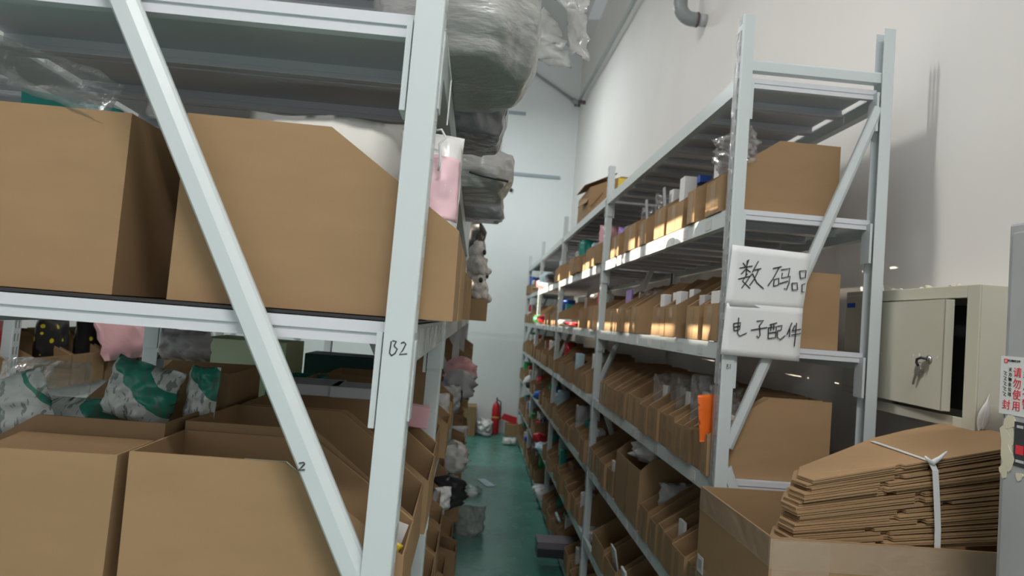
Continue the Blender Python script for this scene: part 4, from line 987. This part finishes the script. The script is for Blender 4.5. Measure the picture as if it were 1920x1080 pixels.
MB().prism([(i, 0) for i in range(4)], lambda u, v: P[u], lambda u, v: P[u]+Vector((0, .01, 0))).build('flag', bmat('red').copy(), pn)
q = at(958, 356, Y=YB-.02); tag(MB().lathe(q, [(.03, .018), (.03, -.01), (.015, -.03), (.002, -.03)], 14, 'Y').build('black_hook', BLACK, None, smooth=True, org=q), 'small black knob on the far wall below the rail', 'hook')
# roof light panel
def roof_at(px, py):
    d = FW + RT*((px-960)/F) - UP*((py-540)/F); t = (EAVE+SLOPE*XW-EYE.z)/(d.z+SLOPE*d.x); return EYE+d*t
a, b = roof_at(1103, 34), roof_at(1132, 34)
SKYL = mat('white_roof_panel', (.86, .87, .90), .5)
struct('window_1', MB().prism([(a.x, a.y), (b.x, b.y), (b.x, b.y-2.5), (a.x, a.y-2.5)], lambda u, v: Vector((u, v, EAVE+SLOPE*(XW-u)-.02)), lambda u, v: Vector((u, v, EAVE+SLOPE*(XW-u)-.001))), SKYL)

# floor things at the end of the aisle --------------------------------------------
fx = thing('fire_extinguisher', 'red fire extinguisher standing on the green floor at the far wall', 'fire extinguisher', (.43, 10.3, 0))
c_ = (.43, 10.3, 0)
MB().lathe(c_, [(.058, 0), (.062, .01), (.062, .40), (.055, .44), (.03, .475), (.018, .485)], 24).build('cylinder', RED, fx, smooth=True)
MB().lathe((.43, 10.3, .25), [(.0628, 0), (.0628, .02)], 24).build('band', mat('yellow_band', (.7, .5, .1), .5), fx)
MB().lathe((.43, 10.3, .485), [(.017, 0), (.02, .02), (.012, .05)], 14).build('valve', CHROME, fx, smooth=True)
MB().box(.42, .44, 10.2, 10.30, .525, .537).box(.42, .44, 10.21, 10.3, .545, .558).build('handle', BLACK, fx, bevel=.002)
MB().tube([(.445, 10.28, .52), (.49, 10.26, .50), (.50, 10.26, .40), (.50, 10.27, .22)], .009, 8).build('hose', BLACK, fx, smooth=True)
t = closed_carton('carton', 'brown carton on the green floor against the far wall', -.10, .13, 9.98, 10.38, 0, .43)
MB().box(.0, .04, 9.979, 9.9797, .0, .43).build('tape', TAPE, t)
pouch('white crumpled plastic bag between the far carton and fire extinguisher', (.26, 10.18, .002), .26, .24, .2, 91, pmat('white'), crumple=.7, n=16, rx=.35)
pouch('grey pack lying at the foot of the white plastic bag', (.30, 10.02, .002), .14, .05, .1, 92, pmat('grey'), crumple=.4)
P0 = at(955, 790, Y=10.15)
tag(MB().prism([(0, .0), (.30, -.10), (.30, .02), (.05, .08)], lambda a, b: Vector((.50+a, 10.16, .26+b)), lambda a, b: Vector((.50+a, 10.19, .26+b))).build('red_board', RED, None, org=(.6, 10.2, .2)), 'red pointed board resting on the clutter at the far wall', 'board')
carton('brown carton under the red pointed board at the far wall', (.70, 10.2, .002), .22, .2, .19, CARD)
pouch('teal green pouch on the floor by the far end of the right rack', (.66, 9.8, .002), .2, .06, .2, 93, pmat('teal'), crumple=.5)
pouch('pale pouch on the floor by the far end of the right rack', (.62, 9.5, .002), .2, .10, .16, 94, pmat('white'), crumple=.5)
q = at(911, 905, Z=.003)
m = MB().box(-.05, .05, -.16, .16, 0, .004, xf_((q.x, q.y, .002), rz=.35))
tag(m.build('paper_strip', bmat('pale blue'), None, org=q), 'pale blue paper strip lying in the middle of the green aisle floor', 'paper strip')
q = at(855, 1000, Z=.002); pouch('clear crumpled plastic bag on the green floor beside the left rack', (q.x+.10, q.y, .003), .24, .22, .22, 95, FROST, crumple=.8, n=18, rz=.3)
q = at(885, 925, Z=.002); pouch('flat clear film scrap on the green floor further along the left rack', (q.x-.03, q.y, .003), .26, .05, .3, 96, CLEAR, crumple=.6)
# drawer-like box jutting out low, pale blue tube
q = at(1008, 1026, Z=.16); q2 = at(1050, 1026, Z=.16)
jb = thing('long_box', 'dark grey long box jutting out of the bottom shelf into the aisle', 'box', (q.x+.15, q.y, .085))
w_ = .16; L_ = .42
MB().box(q.x, q.x+L_, q.y, q.y+w_, .088, .15).build('body', mat('dark_box', (.03, .03, .04), .35), jb, bevel=.003)
MB().box(q.x-.004, q.x+L_+.004, q.y-.004, q.y+w_+.004, .151, .20).build('lid', mat('mauve_lid', (.20, .17, .19), .4), jb, bevel=.003)
q = at(1046, 970, X=.78); tag(MB().tube([q+Vector((0, -.11, 0)), q+Vector((0, .11, 0))], .012, 10).build('tube', bmat('pale blue'), None, smooth=True, org=q), 'pale blue glossy tube lying in the dark bottom shelf of the second bay', 'tube')
# housings: one key lamp, plus two unseen fill lamps added to brighten
for i, (p, lx, ly, e, c) in enumerate(LAMPS):
    t = thing('key_fill_lamp', ['long ceiling lamp hung over the far side of the left rack', 'added fill lamp hung over the aisle entrance, out of view', 'added fill lamp hung over the far end of the aisle, out of view'][i], 'lamp', p)
    MB().box(p[0]-lx/2-.03, p[0]+lx/2+.03, p[1]-ly/2-.02, p[1]+ly/2+.02, p[2]+.02, p[2]+.09).build('housing', STEEL, t)
    for s_ in (-.4, .4): MB().tube([(p[0]+s_*lx, p[1], p[2]+.09), (p[0]+s_*lx, p[1], EAVE+SLOPE*(XW-p[0]-s_*lx))], .006, 6).build('rod', STEEL, t)
